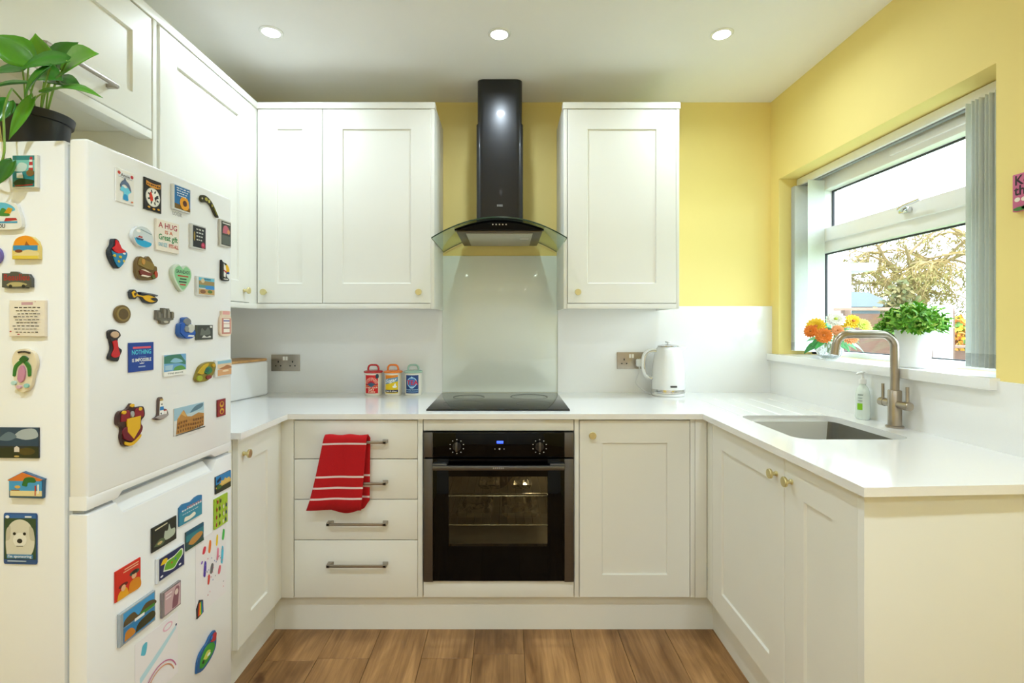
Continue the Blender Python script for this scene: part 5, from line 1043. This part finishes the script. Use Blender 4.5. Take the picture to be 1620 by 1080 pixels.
# ------------------------------------------------------------------ sign on the window wall
sg = thing('wall_sign', 'small pink sign with dark lettering and painted flowers on the yellow wall', 'sign', (XR, 1.30, 1.592))
mk('plaque', B().box(XR-.012, XR-.0004, 1.262, 1.394, 1.541, 1.641, bev=.0015), mat('sign_pink', '#c9658c', .6, noise=.1, scale=40), sg)
def sign_art(name, items, m):
    b = B()
    for vs, fs in items: b.add(vs, fs)
    mk(name, b, m, sg, smooth=0)
def on_sign(s, size, y, z, k=.0005): vs, fs = text_mesh(s, size); x0 = min(v[0] for v in vs); return [(XR-.012-k, y - (v[0]-x0), z + v[1]) for v in vs], fs
sign_art('lettering', [on_sign('Ke', .036, 1.386, 1.622), on_sign('th', .036, 1.389, 1.595)], ink('#2a1a22'))
def dab(y, z, ry, rz, k): pts = ell(y, z, ry, rz, 12); return [(XR-.012-k, a, c_) for a, c_ in pts], [list(range(12))]
sign_art('painted_grass', [dab(1.372, 1.547, .02, .0055, .0004), dab(1.34, 1.549, .03, .007, .0004), dab(1.29, 1.548, .028, .006, .0004)], ink('#3a7a2c'))
sign_art('painted_flower', [dab(1.380, 1.572, .008, .006, .0006), dab(1.362, 1.571, .008, .006, .0006), dab(1.33, 1.572, .009, .006, .0006), dab(1.295, 1.571, .009, .006, .0006)], ink('#efe6d6'))

# ------------------------------------------------------------------ outside
GZ = -.3
gr_m = mat('lawn', '#5f7a35', .95, noise=.3, scale=3)
struct(mk('ground', B().box(1.7, 40, -12, 45, GZ-.1, GZ), gr_m), 'garden lawn outside the window', 'ground')
fen_m = mat('fence_wood', '#6b4a3c', .85, noise=.25, scale=8, stretch=(1, 1, 12)); post_m = mat('fence_post', '#6d5142', .85, noise=.2, scale=10)
def fence(label, x0, x1, y, ztop, n, w):
    t = thing('garden_fence', label, 'fence', ((x0+x1)/2, y, GZ)); np_ = max(1, round((x1-x0)/1.2)); pw = (x1-x0)/np_
    bh = (ztop - GZ - .1)/n
    for i in range(np_):
        for k in range(n):
            z = GZ + .06 + bh*k; mk('board', B().prism([(y-.004, z), (y+.016, z), (y+.004, z+bh+.02), (y-.012, z+bh+.02)][::-1], x0 + pw*i + .05, x0 + pw*(i+1) - .01, 'x'), fen_m, t, smooth=0)
    for i in range(np_ + 1): mk('post', B().box(x0 + pw*i - .04, x0 + pw*i + .04, y-.05, y+.05, GZ, ztop+.02, bev=.004), post_m, t)
    mk('cap_rail', B().box(x0-.04, x1+.04, y-.045, y+.03, ztop+.02, ztop+.06, bev=.004), mat('fence_cap', '#8f6f60', .8, noise=.15, scale=10), t)
fence('brown lapped board garden fence beyond the flower bowl', 3.2, 6.0, 7.0, 1.405, 13, .12)
fence('low brown garden fence beyond the white gate post', 6.15, 8.6, 7.4, .88, 9, .12)
wp = B().box(5.40, 5.54, 6.40, 6.54, GZ, 1.44, bev=.008); wp.prism([(5.38, 6.38), (5.56, 6.38), (5.56, 6.56), (5.38, 6.56)], 1.44, 1.475, bev=.01)
tag(mk('gate_post', wp, mat('white_render', '#eeeeea', .7, noise=.03, scale=8), loc=(5.47, 6.47, GZ)), 'square white gate post outside the window', 'post')
hs = thing('garden_outbuilding', 'white rendered outbuilding beyond the fence', 'building', (5.6, 11, GZ))
mk('wall', B().box(4.4, 6.68, 10, 12.5, GZ, 2.42), mat('white_render', '#eeeeea', .7), hs)
mk('fascia', B().box(4.2, 7.0, 9.75, 12.7, 2.26, 2.40, bev=.01), upvc, hs)
mk('roof', B().prism([(9.7, 2.401), (12.75, 2.401), (11.2, 2.52)], 4.3, 6.72, 'x'), mat('roof_felt', '#d9d9d6', .8, noise=.1), hs)
mk('window', B().box(6.0, 6.25, 9.985, 10.02, 1.3, 1.75, bev=.004), mat('far_glass', '#6a6f52', .1), hs)
sh = thing('garden_shed', 'pale grey shed behind the fence beside the outbuilding', 'shed', (7.7, 12, GZ))
mk('wall', B().box(6.9, 8.45, 11.4, 13.0, GZ, 1.62), mat('shed_grey', '#59636b', .8, noise=.1), sh)
mk('roof', B().prism([(11.2, 1.62), (13.2, 1.62), (12.2, 2.0)], 6.8, 8.55, 'x'), mat('shed_roof', '#4d565d', .8, noise=.1), sh)
# big bare weeping tree
rt = random.Random(11); tx, ty = 10.9, 14.0
tr = thing('bare_weeping_tree', 'large bare tree with pale tangled branches beyond the fence', 'tree', (tx, ty, GZ))
bark = mat('pale_bark', '#86704c', .9, noise=.2, scale=6); twig_m = mat('twig', '#8f7646', .9, noise=.2, scale=6); bud_m = mat('bud', '#7f7440', .9, noise=.3, scale=5)
trunk = B(); trunk.tube(smooth_path([(tx, ty, GZ), (tx+.04, ty, .8), (tx-.03, ty, 1.7), (tx, ty, 2.5)], 5), [.22]*6 + [.17]*5 + [.13]*5, 10); mk('trunk', trunk, bark, tr)
twg = B(); bud = B()
def grow(p, d, L, r, depth, target):
    pts = [p]; q = V(p); dv = V(d).normalized()
    n = 5
    for i in range(n):
        dv = (dv + V((rt.uniform(-.3, .3), rt.uniform(-.3, .3), rt.uniform(-.2, .25) - .12*depth)) * .7).normalized(); q = q + dv*L/n; pts.append(V(q))
    target.tube(pts, [r*(1 - .6*i/n) for i in range(n+1)], 5 if depth < 2 else 3)
    if depth < 4:
        for k in range((4, 5, 5, 4)[depth]):
            s = pts[rt.randint(2, n)]; a = rt.uniform(0, 2*math.pi); nd = (dv*.5 + V((math.cos(a), math.sin(a), rt.uniform(-.5, .6)))).normalized()
            grow(s, nd, L*rt.uniform(.5, .72), r*.5, depth+1, twg if depth >= 1 else target)
    else:
        for k in range(1):
            s = pts[rt.randint(1, n)]
            for m in range(1): leaf(bud, s, s + V((rt.uniform(-.1, .1), rt.uniform(-.1, .1), rt.uniform(-.14, .02))), (0, -1, .3), .035, .1, .1, False)
for k in range(8):
    a = 2*math.pi*k/8 + .3; br = B(); grow(V((tx, ty, 1.5 + .13*k)), V((math.cos(a), math.sin(a), .75)), 1.72, .08, 0, br); mk('branch', br, bark, tr)
o = mk('twigs', twg, twig_m, tr); o['kind'] = 'stuff'
o = mk('buds', bud, bud_m, tr, smooth=0); o['kind'] = 'stuff'
def shrub(name, label, x, y, r, h_, cols, seed):
    rr = random.Random(seed); t = thing(name, label, 'shrub', (x, y, GZ)); b = B()
    for i in range(1600):
        a = rr.uniform(0, 6.28); el = rr.uniform(0, 1.57); q = rr.uniform(.6, 1); c = V((x + r*q*math.cos(a)*math.cos(el), y + r*q*math.sin(a)*math.cos(el), GZ + .1 + (h_-.1)*q*math.sin(el)))
        leaf(b, c, c + V((rr.uniform(-.1, .1), rr.uniform(-.1, .1), rr.uniform(-.02, .1))), (rr.uniform(-1, 1), -1, rr.uniform(-.5, 1)), .06, .1, .1, False, mi=rr.randint(0, len(cols)-1))
    o = mk('foliage', b, [mat('shrub_' + c[1:], c, .8) for c in cols], t, smooth=0); o['kind'] = 'stuff'
    s = B()
    for k in range(6): s.tube([(x, y, GZ), (x + r*.4*math.cos(k), y + r*.4*math.sin(k), GZ + h_*.7)], .015, 5)
    mk('stems', s, bark, t)
shrub('flowering_shrub', 'orange and yellow flowering shrub behind the low fence', 7.1, 8.08, .45, 1.62, ['#c98a1c', '#cf9a22', '#567a2c', '#b8702a'], 5)
shrub('evergreen_shrub', 'dark green evergreen shrub behind the board fence under the tree', 6.95, 9.12, .5, 2.3, ['#6a6238', '#7a6c42', '#565a35'], 6)
